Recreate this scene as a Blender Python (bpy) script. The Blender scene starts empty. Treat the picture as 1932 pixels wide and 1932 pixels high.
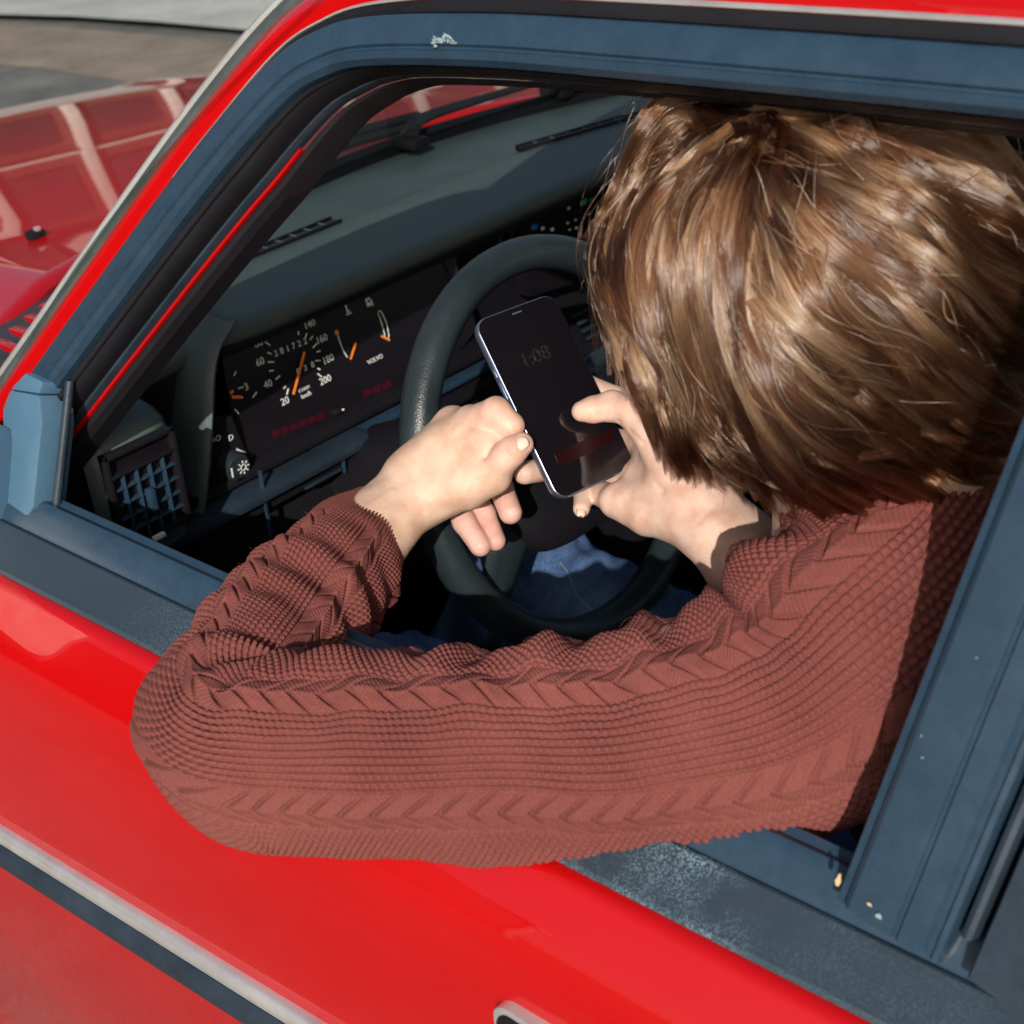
import bpy, bmesh, math, random
import numpy as np
from mathutils import Vector, Matrix
random.seed(7); rng = np.random.default_rng(7)
scene = bpy.context.scene
COL = scene.collection
# ------------------------------------------------------------------ camera
F = 2600.0                                   # focal length, in pixels of a 1932 px wide picture
pitch, yaw, roll = .534, .832, -.062
C = np.array([-.417, -.188, 1.485])          # camera, car axes: x to the car's right, y forward, z up
_h = np.array([math.sin(yaw), math.cos(yaw), 0]); _r = np.array([math.cos(yaw), -math.sin(yaw), 0]); _z = np.array([0, 0, 1.])
cf = _h*math.cos(pitch) - _z*math.sin(pitch); _u = _h*math.sin(pitch) + _z*math.cos(pitch)
cr = _r*math.cos(roll) + _u*math.sin(roll); cu = -_r*math.sin(roll) + _u*math.cos(roll)
cam = bpy.data.cameras.new('camera'); camo = bpy.data.objects.new('camera', cam); COL.objects.link(camo)
cam.sensor_width = 36; cam.sensor_fit = 'HORIZONTAL'; cam.lens = 36*F/1932
cam.clip_start = .02; cam.clip_end = 3000
camo.matrix_world = Matrix(((cr[0], cu[0], -cf[0], C[0]), (cr[1], cu[1], -cf[1], C[1]), (cr[2], cu[2], -cf[2], C[2]), (0, 0, 0, 1)))
cam.dof.use_dof = True; cam.dof.focus_distance = 1.0; cam.dof.aperture_fstop = 11
scene.camera = camo
scene.render.resolution_x = scene.render.resolution_y = 1024
# ------------------------------------------------------------------ light
SUN_EL, SUN_YAW = math.radians(29), .96      # height of the sun; heading its light travels to (0 = car forward)
w = bpy.data.worlds.new('World'); scene.world = w; w.use_nodes = True
nt = w.node_tree; bg = nt.nodes['Background']
sky = nt.nodes.new('ShaderNodeTexSky'); sky.sky_type = 'NISHITA'; sky.sun_disc = False
sky.sun_elevation = SUN_EL; sky.sun_rotation = SUN_YAW + math.pi
sky.air_density = 1.0; sky.dust_density = 3.5; sky.ozone_density = 1.2
nt.links.new(sky.outputs[0], bg.inputs[0]); bg.inputs[1].default_value = .105
sun = bpy.data.lights.new('sun', 'SUN'); suno = bpy.data.objects.new('sun', sun); COL.objects.link(suno)
sun.energy = 4.5; sun.angle = math.radians(.5); sun.color = (1, .96, .88)
_d = Vector((math.sin(SUN_YAW)*math.cos(SUN_EL), math.cos(SUN_YAW)*math.cos(SUN_EL), -math.sin(SUN_EL)))
suno.rotation_euler = _d.to_track_quat('-Z', 'Y').to_euler(); suno.location = (-6, -6, 6)
vs = scene.view_settings; vs.view_transform = 'Standard'; vs.look = 'None'; vs.exposure = 0.0; vs.gamma = 1; vs.use_curve_mapping = False
scene.render.engine = 'CYCLES'; cyc = scene.cycles; cyc.max_bounces = 6; cyc.diffuse_bounces = 3; cyc.glossy_bounces = 3; cyc.transmission_bounces = 4; cyc.caustics_reflective = False; cyc.caustics_refractive = False; cyc.use_denoising = True
# ------------------------------------------------------------------ geometry of the picture: pixel -> point in the place
def ray(px, py): return cf + cr*(px-966)/F - cu*(py-966)/F
def onx(px, py, x): d = ray(px, py); return C + d*((x-C[0])/d[0])
def ony(px, py, y): d = ray(px, py); return C + d*((y-C[1])/d[1])
def onz(px, py, zz): d = ray(px, py); return C + d*((zz-C[2])/d[2])
def dep(px, py, s): return C + ray(px, py)*s
def onplane(px, py, p0, n):
    d = ray(px, py); n = np.asarray(n, float); return C + d*(np.dot(np.asarray(p0)-C, n)/np.dot(d, n))
def V(*a): return np.array(a, float)
def unit(v): v = np.asarray(v, float); return v/np.linalg.norm(v)
def smooth_path(pts, n=60, closed=False):
    """Catmull-Rom through pts, n samples spread by arc length."""
    P = np.asarray(pts, float); k = len(P); out = []
    idx = range(k if closed else k-1)
    for i in idx:
        p0 = P[(i-1) % k] if closed or i > 0 else 2*P[0]-P[1]
        p1 = P[i]; p2 = P[(i+1) % k]
        p3 = P[(i+2) % k] if closed or i+2 < k else 2*P[-1]-P[-2]
        for t in np.linspace(0, 1, 24, endpoint=False):
            out.append(.5*((2*p1)+(-p0+p2)*t+(2*p0-5*p1+4*p2-p3)*t*t+(-p0+3*p1-3*p2+p3)*t**3))
    out.append(P[0] if closed else P[-1]); out = np.array(out)
    s = np.r_[0, np.cumsum(np.linalg.norm(np.diff(out, axis=0), axis=1))]
    q = np.linspace(0, s[-1], n)
    return np.stack([np.interp(q, s, out[:, j]) for j in range(out.shape[1])], 1)
# ------------------------------------------------------------------ materials
MATS = {}
def new_mat(name, color, rough=.5, metal=0, coat=0, spec=.5, **kw):
    m = bpy.data.materials.new(name); m.use_nodes = True
    b = m.node_tree.nodes['Principled BSDF']
    b.inputs['Base Color'].default_value = (*color, 1); b.inputs['Roughness'].default_value = rough
    b.inputs['Metallic'].default_value = metal; b.inputs['Coat Weight'].default_value = coat
    b.inputs['Specular IOR Level'].default_value = spec
    for k, v in kw.items(): b.inputs[k.replace('_', ' ')].default_value = v
    MATS[name] = m; return m
def N(m, t, **kw):
    n = m.node_tree.nodes.new(t)
    for k, v in kw.items():
        if k in n.inputs.keys(): n.inputs[k].default_value = v
        else: setattr(n, k, v)
    return n
def L(m, a, b): m.node_tree.links.new(a, b)
def bsdf(m): return m.node_tree.nodes['Principled BSDF']
def grain(m, scale=200, bump=.2, dist=.001, colvar=.0, coord='Object', rvar=0, blotch=6, detail=3):
    """fine relief, blotchy wear and roughness variation"""
    tc = N(m, 'ShaderNodeTexCoord'); b = bsdf(m)
    n = N(m, 'ShaderNodeTexNoise', Scale=scale, Detail=detail); L(m, tc.outputs[coord], n.inputs['Vector'])
    if bump:
        bp = N(m, 'ShaderNodeBump', Strength=bump, Distance=dist); L(m, n.outputs['Fac'], bp.inputs['Height']); L(m, bp.outputs[0], b.inputs['Normal'])
    if colvar or rvar:
        n2 = N(m, 'ShaderNodeTexNoise', Scale=blotch, Detail=6, Roughness=.7); L(m, tc.outputs[coord], n2.inputs['Vector'])
        if colvar:
            c = b.inputs['Base Color'].default_value[:3]
            rp = N(m, 'ShaderNodeValToRGB'); L(m, n2.outputs['Fac'], rp.inputs[0])
            rp.color_ramp.elements[0].position = .3; rp.color_ramp.elements[1].position = .72
            rp.color_ramp.elements[0].color = (*[x*(1-colvar) for x in c], 1); rp.color_ramp.elements[1].color = (*[min(1, x*(1+colvar)) for x in c], 1)
            L(m, rp.outputs[0], b.inputs['Base Color'])
        if rvar:
            r0 = b.inputs['Roughness'].default_value
            mr = N(m, 'ShaderNodeMapRange'); L(m, n2.outputs['Fac'], mr.inputs['Value'])
            mr.inputs['From Min'].default_value = .3; mr.inputs['From Max'].default_value = .7
            mr.inputs['To Min'].default_value = r0-rvar; mr.inputs['To Max'].default_value = r0+rvar
            L(m, mr.outputs[0], b.inputs['Roughness'])
    return m
red = grain(new_mat('red_paint', (.43, .0014, .0022), .34, coat=1, spec=.15, Coat_Roughness=.025, Coat_IOR=1.5), 900, 0, .0004, .06, rvar=.05, blotch=3)
trim = grain(new_mat('faded_black_trim', (.021, .045, .075), .29), 900, .22, .0004, .14, rvar=.09, blotch=45)
trim_dark = grain(new_mat('black_trim', (.020, .032, .048), .40), 600, .3, .0006, .3, rvar=.08, blotch=18)
rubber = grain(new_mat('black_rubber', (.008, .008, .011), .6, spec=.25), 500, .25, .0006, .3, blotch=20)
grey_rubber = grain(new_mat('grey_rubber', (.070, .085, .085), .5), 500, .25, .0006, .35, blotch=20)
chrome = grain(new_mat('bright_metal', (.80, .80, .78), .33, metal=.75), 300, .02, .0005, .1, rvar=.06, blotch=30)
dashm = grain(new_mat('dash_vinyl', (.075, .100, .095), .5), 900, .5, .0008, .22, rvar=.06, blotch=7)
dark = grain(new_mat('interior_plastic', (.008, .007, .010), .55, spec=.3), 700, .3, .0006, .3, blotch=12)
leather = grain(new_mat('wheel_vinyl', (.018, .026, .030), .34), 600, .5, .0007, .25, rvar=.08, blotch=16)
headliner = grain(new_mat('headliner_cloth', (.05, .045, .045), .9), 800, .4, .001, .2)
white_print = new_mat('white_print', (.72, .76, .72), .6)
orange = new_mat('orange_needle', (.85, .22, .02), .5)
dim_red = new_mat('dim_red_lens', (.045, .004, .010), .3)
lens_dark = new_mat('dark_lens', (.008, .006, .009), .3)
blue_lens = new_mat('blue_lens', (.03, .17, .60), .3); green_lens = new_mat('green_lens', (.08, .42, .25), .3)
seatm = grain(new_mat('seat_cloth', (.030, .032, .036), .9), 500, .6, .001, .2)
# ------------------------------------------------------------------ mesh helpers
def link(o, parent=None):
    COL.objects.link(o)
    if parent is not None: o.parent = parent
    return o
def mesh_obj(name, verts, faces, mat, parent=None, smooth=True, angle=35, uv=None, flip=False):
    me = bpy.data.meshes.new(name)
    faces = [list(map(int, fc)) for fc in faces]
    if flip: faces = [fc[::-1] for fc in faces]
    me.from_pydata([tuple(map(float, v)) for v in verts], [], faces)
    if uv is not None:
        ul = me.uv_layers.new(name='UVMap'); li = np.zeros(len(me.loops), dtype=np.int32); me.loops.foreach_get('vertex_index', li)
        ul.data.foreach_set('uv', np.asarray(uv, np.float32)[li].ravel())
    me.validate(); me.update()
    if smooth:
        me.shade_smooth()
        if angle < 180: me.set_sharp_from_angle(angle=math.radians(angle))
    if mat is not None: me.materials.append(mat)
    return link(bpy.data.objects.new(name, me), parent)
def grid_faces(nu, nv, cu_=False, cv=False, off=0):
    F_ = []
    for i in range(nu if cu_ else nu-1):
        for j in range(nv if cv else nv-1):
            a = i*nv+j; b = i*nv+(j+1) % nv; c = ((i+1) % nu)*nv+(j+1) % nv; d = ((i+1) % nu)*nv+j
            F_.append((a+off, b+off, c+off, d+off))
    return F_
def grid(name, P, mat, parent=None, cv=False, cu_=False, caps=False, angle=35, flip=False, uv=None):
    P = np.asarray(P, float); nu, nv = P.shape[:2]
    Fc = grid_faces(nu, nv, cu_, cv)
    if caps and cv:
        Fc.append(tuple(range(nv))[::-1]); Fc.append(tuple((nu-1)*nv+j for j in range(nv)))
    return mesh_obj(name, P.reshape(-1, 3), Fc, mat, parent, angle=angle, flip=flip, uv=uv)
def sweep(name, path, T, Nn, prof, mat, parent=None, closed=True, caps=True, angle=35, flip=False):
    """profile points (t, n) carried along path with per-point axes T and Nn"""
    path = np.asarray(path, float); T = np.broadcast_to(np.asarray(T, float), path.shape); Nn = np.broadcast_to(np.asarray(Nn, float), path.shape)
    P = np.stack([path + T*a + Nn*b for a, b in prof], 1)
    return grid(name, P, mat, parent, cv=closed, caps=caps, angle=angle, flip=flip)
def tube(name, path, rad, mat, parent=None, seg=12, angle=60, up=None, squash=1.0):
    path = np.asarray(path, float); n = len(path); rad = np.broadcast_to(np.asarray(rad, float), (n,))
    tn = np.gradient(path, axis=0); tn /= np.linalg.norm(tn, axis=1)[:, None]
    a = np.array(up if up is not None else (0, 0, 1.)); 
    if abs(np.dot(a, tn[0])) > .95: a = np.array([1., 0, 0])
    th = np.linspace(0, 2*np.pi, seg, endpoint=False); P = []
    for i in range(n):
        a = a - tn[i]*np.dot(a, tn[i]); a /= np.linalg.norm(a); b = np.cross(tn[i], a)
        P.append(path[i] + rad[i]*(np.outer(np.cos(th), a)*squash + np.outer(np.sin(th), b)))
    return grid(name, np.array(P), mat, parent, cv=True, caps=True, angle=angle)
def box(name, c, size, mat, parent=None, axes=None, bevel=.15, seg=2):
    """bevelled block; axes = three unit vectors"""
    bm = bmesh.new(); bmesh.ops.create_cube(bm, size=1)
    sx, sy, sz = size
    for v in bm.verts: v.co = Vector((v.co.x*sx, v.co.y*sy, v.co.z*sz))
    if bevel: bmesh.ops.bevel(bm, geom=list(bm.edges), offset=bevel*min(size), segments=seg, profile=.6, affect='EDGES')
    A = np.eye(3) if axes is None else np.array(axes, float)
    for v in bm.verts: v.co = Vector(tuple(np.asarray(c) + A[0]*v.co.x + A[1]*v.co.y + A[2]*v.co.z))
    me = bpy.data.meshes.new(name); bm.to_mesh(me); bm.free(); me.shade_smooth(); me.set_sharp_from_angle(angle=math.radians(40)); me.materials.append(mat)
    return link(bpy.data.objects.new(name, me), parent)
def plate(name, poly, n, th, mat, parent=None, bevel=0):
    """solid plate: polygon (k,3), thickness th along -n"""
    poly = np.asarray(poly, float); k = len(poly); n = unit(n)
    vs_ = np.r_[poly, poly - n*th]
    fc = [tuple(range(k)), tuple(range(2*k-1, k-1, -1))] + [(i, i+k, (i+1) % k+k, (i+1) % k) for i in range(k)]
    bm = bmesh.new(); bv = [bm.verts.new(tuple(v)) for v in vs_]
    for f_ in fc: bm.faces.new([bv[i] for i in f_])
    bmesh.ops.recalc_face_normals(bm, faces=list(bm.faces))
    if bevel: bmesh.ops.bevel(bm, geom=list(bm.edges), offset=bevel, segments=2, profile=.6, affect='EDGES')
    me = bpy.data.meshes.new(name); bm.to_mesh(me); bm.free(); me.shade_smooth(); me.set_sharp_from_angle(angle=math.radians(40)); me.materials.append(mat)
    return link(bpy.data.objects.new(name, me), parent)
def empty(name, loc=(0, 0, 0)):
    o = bpy.data.objects.new(name, None); o.location = loc; o.empty_display_size = .1; COL.objects.link(o); return o
def tag(o, label=None, cat=None, group=None, kind=None):
    for k, v in (('label', label), ('category', cat), ('group', group), ('kind', kind)):
        if v: o[k] = v
    return o
def text(name, s, loc, ax, ay, size, mat, parent, depth=.0002):
    """flat print: letters as thin mesh, ax reading direction, ay up"""
    cu_ = bpy.data.curves.new(name, 'FONT'); cu_.body = s; cu_.size = size; cu_.align_x = 'CENTER'; cu_.align_y = 'CENTER'; cu_.extrude = depth; cu_.resolution_u = 3
    o = bpy.data.objects.new(name, cu_); COL.objects.link(o)
    dg = bpy.context.evaluated_depsgraph_get(); me = bpy.data.meshes.new_from_object(o.evaluated_get(dg))
    bpy.data.objects.remove(o); bpy.data.curves.remove(cu_)
    ax = unit(ax); ay = unit(np.asarray(ay) - ax*np.dot(ay, ax)); az = np.cross(ax, ay)
    M = Matrix(((ax[0], ay[0], az[0], loc[0]), (ax[1], ay[1], az[1], loc[1]), (ax[2], ay[2], az[2], loc[2]), (0, 0, 0, 1)))
    me.transform(M); me.name = name; me.materials.clear(); me.materials.append(mat)
    return link(bpy.data.objects.new(name, me), parent)
# ================================================================== GROUND
XC = .85                                            # car's centre line
def xb(y): return .012 - .0465*(y+.008)              # plan line of the belt
asphalt = new_mat('asphalt', (.115, .118, .112), .9); grain(asphalt, 60, .35, .006, .5, blotch=1.6, detail=10)
slabm = new_mat('pale_concrete', (.36, .385, .355), .9); grain(slabm, 80, .6, .008, .25, blotch=2, detail=8)
gutterm = new_mat('brown_gutter_stone', (.20, .165, .125), .9); grain(gutterm, 30, .9, .012, .35, blotch=3, detail=8)
g = mesh_obj('ground', [(-400, -400, 0), (400, -400, 0), (400, 400, 0), (-400, 400, 0)], [(0, 1, 2, 3)], asphalt, smooth=False)
tag(g, 'grey worn asphalt the red car stands on', kind='structure')
def strip(name, a, b, wd, z, mat, wob=.05, n=60):
    a = np.array(a); b = np.array(b); d = unit(b-a); nn = np.array([-d[1], d[0], 0]); vs_ = []
    for i in range(n):
        p = a+(b-a)*i/(n-1)
        vs_ += [p+nn*(wob*math.sin(i*1.7)+wob*.6*math.sin(i*4.1)), p+nn*(wd+wob*math.sin(i*2.3+1)+wob*.5*math.sin(i*5.3))]
    fc = [(2*i, 2*i+2, 2*i+3, 2*i+1) for i in range(n-1)]
    vs_ = [(v[0], v[1], z) for v in vs_]
    return mesh_obj(name, vs_, fc, mat, smooth=False)
p1_, p2_ = onz(-300, 104, 0), onz(430, 163, 0); dd = unit(p2_-p1_)
ga, gb = p1_-dd*12, p2_+dd*25
tag(strip('gutter', ga, gb, .85, .004, gutterm), 'brown worn strip of stone along the pale pavement', kind='structure')
q1 = ga+np.array([-dd[1], dd[0], 0])*.92
tag(strip('pavement', q1, q1+(gb-ga), 4.6, .05, slabm, .03), 'pale grey pavement beyond the car bonnet', kind='structure')
q2 = q1+np.array([-dd[1], dd[0], 0])*4.7
tag(strip('verge', q2, q2+(gb-ga), 14, .03, gutterm, .1), 'brown earth beyond the pale pavement', kind='structure')
# ================================================================== CAR, OUTSIDE
car = empty('car'); tag(car, 'red saloon car with black window trim and its driver window open', 'car')
WN = unit((-.38, 0, .15)); WP = V(.04, 0, .95)       # plane of the side window, outward normal
def win(px, py): return onplane(px, py, WP, WN)
def mir(P): P = np.array(P, float); P[..., 0] = 2*XC-P[..., 0]; return P
# ---- door skin
prof = [(0, .930), (-.0035, .9275), (-.010, .9195), (-.020, .9070), (-.0270, .8980), (-.0315, .8910), (-.0345, .8830), (-.0375, .870), (-.042, .84), (-.0455, .80), (-.048, .76), (-.050, .72), (-.0505, .69), (-.0490, .645), (-.0450, .58), (-.038, .50), (-.027, .40), (-.012, .28), (-.006, .20)]
pr = smooth_path(prof, 70)
def skin(y): return [V(xb(y)+a, y, b) for a, b in pr]
def side(name, y0, y1, parent, n=40):
    ys = np.linspace(y0, y1, n); P = np.array([skin(y) for y in ys])
    o = grid(name, P, red, parent, flip=True, angle=180)
    so = o.modifiers.new('thickness', 'SOLIDIFY'); so.thickness = .012; so.offset = -1
    return o
door = side('front_door', -.086, 1.03, car); door['label'] = 'red front door with black belt trim, sun glint painted on as speckle'
rdoor = side('rear_door', -1.0, -.094, car)
wing = side('front_wing', 1.038, 2.25, car); wing['label'] = 'red front wing'
# ---- belt trim and window rail (door and rear door)
belt = [(.000, .9305), (.0015, .9335), (.010, .9360), (.034, .9455), (.0365, .9450), (.038, .9420), (.040, .9455), (.044, .9500), (.050, .9560), (.0545, .9600), (.0575, .9612), (.0605, .9600), (.063, .9580), (.066, .9590), (.069, .9600), (.072, .9575), (.074, .940), (.055, .922), (.020, .912)]
flat, rail = belt[:6]+[(.038, .925), (.004, .918)], belt[5:]
def along(y0, y1, pf, name, mat, parent, n=30, angle=30):
    ys = np.linspace(y0, y1, n); P = np.array([[V(xb(y)+a, y, b) for a, b in pf] for y in ys])
    return grid(name, P, mat, parent, cv=True, caps=True, angle=angle, flip=True)
glint_trim = new_mat('painted_glint_belt_trim', (.034, .052, .070), .40)  # sun glint on the belt, put into the colour as pale speckle
def glint_speckled(m):
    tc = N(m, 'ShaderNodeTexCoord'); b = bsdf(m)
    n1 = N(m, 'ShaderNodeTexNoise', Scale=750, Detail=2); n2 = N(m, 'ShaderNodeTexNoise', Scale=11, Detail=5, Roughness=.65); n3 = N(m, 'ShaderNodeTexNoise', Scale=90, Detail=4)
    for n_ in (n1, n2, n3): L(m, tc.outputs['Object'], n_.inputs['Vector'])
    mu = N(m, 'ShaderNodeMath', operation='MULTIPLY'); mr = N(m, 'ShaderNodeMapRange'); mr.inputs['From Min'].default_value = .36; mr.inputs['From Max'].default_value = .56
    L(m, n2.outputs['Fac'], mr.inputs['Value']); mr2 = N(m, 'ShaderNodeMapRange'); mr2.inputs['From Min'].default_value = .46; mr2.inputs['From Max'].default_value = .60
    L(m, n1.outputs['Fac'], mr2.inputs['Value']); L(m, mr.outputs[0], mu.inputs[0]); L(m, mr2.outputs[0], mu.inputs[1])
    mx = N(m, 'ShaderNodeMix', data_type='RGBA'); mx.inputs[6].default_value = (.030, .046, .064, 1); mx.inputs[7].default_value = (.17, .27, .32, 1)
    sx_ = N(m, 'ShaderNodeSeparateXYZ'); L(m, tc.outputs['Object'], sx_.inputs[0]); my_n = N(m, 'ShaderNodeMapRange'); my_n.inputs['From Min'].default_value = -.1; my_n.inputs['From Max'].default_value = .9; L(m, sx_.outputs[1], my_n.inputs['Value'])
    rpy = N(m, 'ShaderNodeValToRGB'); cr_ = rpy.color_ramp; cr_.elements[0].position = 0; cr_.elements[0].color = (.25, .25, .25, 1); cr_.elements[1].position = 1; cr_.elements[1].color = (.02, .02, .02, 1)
    for ps_, vl_ in ((.10, .12), (.155, .15), (.19, 1), (.27, 1), (.33, .3), (.50, .25), (.56, .5), (.62, .2), (.68, .03)):  # speckle mask along y, peaks where the painted glint sits
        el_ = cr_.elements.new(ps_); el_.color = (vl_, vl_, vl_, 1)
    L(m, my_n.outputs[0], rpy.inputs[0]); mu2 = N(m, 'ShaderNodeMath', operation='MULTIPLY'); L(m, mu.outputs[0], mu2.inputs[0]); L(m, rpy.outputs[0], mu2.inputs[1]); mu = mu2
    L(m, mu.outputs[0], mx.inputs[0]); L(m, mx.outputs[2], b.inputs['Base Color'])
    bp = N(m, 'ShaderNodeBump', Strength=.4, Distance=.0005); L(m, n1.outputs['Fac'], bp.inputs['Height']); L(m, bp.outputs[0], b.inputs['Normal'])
glint_speckled(glint_trim)
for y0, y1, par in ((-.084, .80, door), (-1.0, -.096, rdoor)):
    along(y0, y1, flat, 'belt_trim', glint_trim, par); along(y0, y1, rail, 'window_rail', trim, par)
# ---- side moulding: bright upper edge, rubber strip
def mz(y): return .709-.07*(y-.45)
def mould(name, pf, mat, par, y0, y1, off=0):
    ys = np.linspace(y0, y1, 30); P = []
    for y in ys:
        P.append([V(xb(y)-.0505-o_, y, mz(y)+z_) for o_, z_ in pf])
    return grid(name, np.array(P), mat, par, cv=True, caps=True, angle=40)
brt = [(-.004, .012), (.004, .013), (.008, .0105), (.0095, .006), (.009, .001), (.004, -.001), (-.004, -.001)]
rub = [(-.004, -.0015), (.0085, -.0015), (.0125, -.005), (.0140, -.012), (.0140, -.019), (.0120, -.026), (.0080, -.0295), (-.004, -.0295)]
for y0, y1, par in ((-.084, 1.028, door), (-1, -.096, rdoor), (1.04, 1.6, wing)):
    mould('moulding_chrome', brt, chrome, par, y0, y1); mould('side_moulding', rub, trim_dark, par, y0, y1)
# ---- door handle in its recess
hp = onx(945, 1870, -.036); hy, hz = hp[1], hp[2]
def rounded(y0, y1, z0, z1, rr, n=6):
    pts = []
    for cy_, cz_, a0 in ((y1-rr, z1-rr, 0), (y0+rr, z1-rr, 90), (y0+rr, z0+rr, 180), (y1-rr, z0+rr, 270)):
        for k in range(n+1):
            a = math.radians(a0+90*k/n); pts.append((cy_+rr*math.cos(a), cz_+rr*math.sin(a)))
    return pts
hx = xb(hy)-.040
hpoly = rounded(hy-.19, hy, hz-.055, hz, .012)
plate('handle_rim', [(hx-.007, a, b) for a, b in hpoly], (-1, 0, 0), .02, chrome, door, .0015)
plate('door_handle', [(hx-.0095, a, b) for a, b in rounded(hy-.186, hy-.004, hz-.051, hz-.004, .010)], (-1, 0, 0), .02, rubber, door, .002)
plate('handle_pull', [(hx-.018, a, b) for a, b in rounded(hy-.176, hy-.03, hz-.040, hz-.014, .008)], (-1, 0, 0), .016, trim_dark, door, .004)
# ---- window frame: one pressed section carried round the opening
FO = [(-130, 985), (-40, 850), (75, 690), (165, 565), (300, 380), (415, 232), (525, 110), (605, 58), (700, 31), (920, 26), (1206, 41), (1570, 65), (1932, 91), (2250, 118), (3000, 182)]
fo = smooth_path([win(*q) for q in FO], 165)
def inplane(path, centre):
    tn = np.gradient(path, axis=0); tn /= np.linalg.norm(tn, axis=1)[:, None]
    t = np.cross(np.broadcast_to(WN, tn.shape), tn); s = np.sign(((centre-path)*t).sum(1)); return t*s[:, None]
ctr = win(1000, 700); ft = inplane(fo, ctr)
i0 = 22
fr = [(0, -.020), (-.0005, .000), (.001, .0045), (.004, .0065), (.012, .0085), (.0185, .0090), (.0198, .0070), (.0210, .0070), (.0222, .0088), (.0265, .0075), (.0295, .0030), (.0300, -.003), (.0300, -.022)]
sweep('window_frame', fo[i0:], ft[i0:], WN, fr, trim, door, angle=28)
squeeze = np.interp(fo[:, 1], [.44, .58], [.10, 1.0])              # the inner layers tuck up under the roof rail
def inner(name, pf, i0_, i1_, mat, par):
    path_ = fo[i0_:i1_]; P_ = np.stack([path_ + ft[i0_:i1_]*(np.minimum(a_, .030)+max(0, a_-.030)*squeeze[i0_:i1_])[:, None] + WN*b_ for a_, b_ in pf], 1)
    return grid(name, P_, mat, par, cv=True, caps=True, angle=28)
sl = [(.0302, -.018), (.0302, -.002), (.0325, .000), (.0355, -.0015), (.0360, -.004), (.0375, -.005), (.0400, -.0085), (.0410, -.014), (.0400, -.022)]
inner('window_seal', sl, i0, None, rubber, door)
fl = [(.0385, -.0245), (.0385, -.0225), (.0400, -.0205), (.0420, -.0210), (.0430, -.024), (.0425, -.030)]
inner('body_seal', fl, 8, None, trim_dark, car)
pa = [(.0425, -.034), (.0430, -.0270), (.0440, -.0262), (.0452, -.0275), (.0452, -.034)]
inner('pillar_flange', pa, 8, 70, red, car)
pt_ = [(.0440, -.046), (.0456, -.0300), (.0480, -.0288), (.0515, -.0300), (.0545, -.036), (.0540, -.052)]
inner('pillar_trim', pt_, 8, None, dark, car)
# body outside the door: pillar and roof rail in red, rubber and bright drip moulding
rp_ = [(-.0005, -.026), (-.0010, -.007), (-.0030, -.0035), (-.0080, -.0015), (-.0150, -.0022), (-.0175, -.0012), (-.0230, -.0035), (-.0285, -.0085), (-.0300, -.014), (-.029, -.03)]
sweep('pillar', fo[4:], ft[4:], WN, rp_, red, car, angle=28, flip=True)
gs = [(-.0300, -.03), (-.0304, -.0115), (-.0325, -.0095), (-.0385, -.0120), (-.0440, -.0185), (-.0450, -.03)]
sweep('drip_rubber', fo[4:], ft[4:], WN, gs, grey_rubber, car, angle=28, flip=True)
ch = [(-.0440, -.031), (-.0444, -.0172), (-.0470, -.0160), (-.0510, -.0185), (-.0530, -.0235), (-.0520, -.031)]
sweep('drip_moulding', fo[4:], ft[4:], WN, ch, chrome, car, angle=28, flip=True)
gl = [(-.0125, -.0040), (-.0122, .0002), (-.0108, .0016), (-.0092, .0010), (-.0088, -.004)]
gd = [(-.0090, -.006), (-.0086, -.0004), (-.0040, .0002), (-.0012, -.0006), (-.0010, -.006)]
kk = [i for i in range(len(fo)) if fo[i][1] < .62]; ksc = np.interp(fo[kk][:, 1], [.38, .58], [1, .22])
for nm_, pf_, mt_ in (('frame_bright_strip', gl, chrome), ('frame_gap', gd, rubber)):
    grid(nm_, np.stack([fo[kk]+ft[kk]*(a_*ksc)[:, None]+WN*b_ for a_, b_ in pf_], 1), mt_, car, cv=True, caps=True, angle=28, flip=True)
# right-hand side: the same members mirrored
for nm, pf, mt in (('pillar', rp_, red), ('window_frame', fr, trim)):
    sweep(nm, mir(fo[4:]), mir(ft[4:]+V(XC, 0, 0)*0)*V(1, 1, 1) if False else ft[4:]*V(-1, 1, 1), WN*V(-1, 1, 1), pf, mt, car, angle=28)
# ---- rear upright of the door frame (B-pillar)
pb0, pb1 = win(1590, 1655), win(1950, 725); upv = unit(pb1-pb0)
pb0 = pb0-upv*.012; pb1 = pb0+upv*.42
path = np.array([pb0+(pb1-pb0)*t for t in np.linspace(0, 1, 24)]); T = unit(np.cross(WN, upv)); T = T*(1 if T[1] < 0 else -1)
bp_ = [(0, -.03), (.0005, -.002), (.0015, .0005), (.0040, .0010), (.0050, -.001), (.0062, .0015), (.0090, .0035), (.030, .0050), (.0325, .0048), (.0335, .0030), (.0350, .0030), (.0362, .0046), (.0480, .0040), (.0500, .0015), (.0530, .0015), (.0540, .0035), (.0570, .0030), (.0585, -.002), (.0585, -.03)]
sweep('window_frame', path, T, WN, bp_, trim, door, angle=25, flip=True)
st = [(.0600, -.028), (.0600, -.004), (.0615, .0005), (.0640, .0018), (.0665, .0005), (.0675, -.004), (.0675, -.028)]
sweep('door_gap_seal', path[1:], T, WN, st, trim_dark, rdoor, angle=40, flip=True)
rb_ = [(.0700, -.03), (.0705, -.004), (.0720, -.0005), (.090, .0015), (.125, .0015), (.128, -.003), (.128, -.03)]
sweep('window_frame', path, T, WN, rb_, trim_dark, rdoor, angle=25, flip=True)
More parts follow.
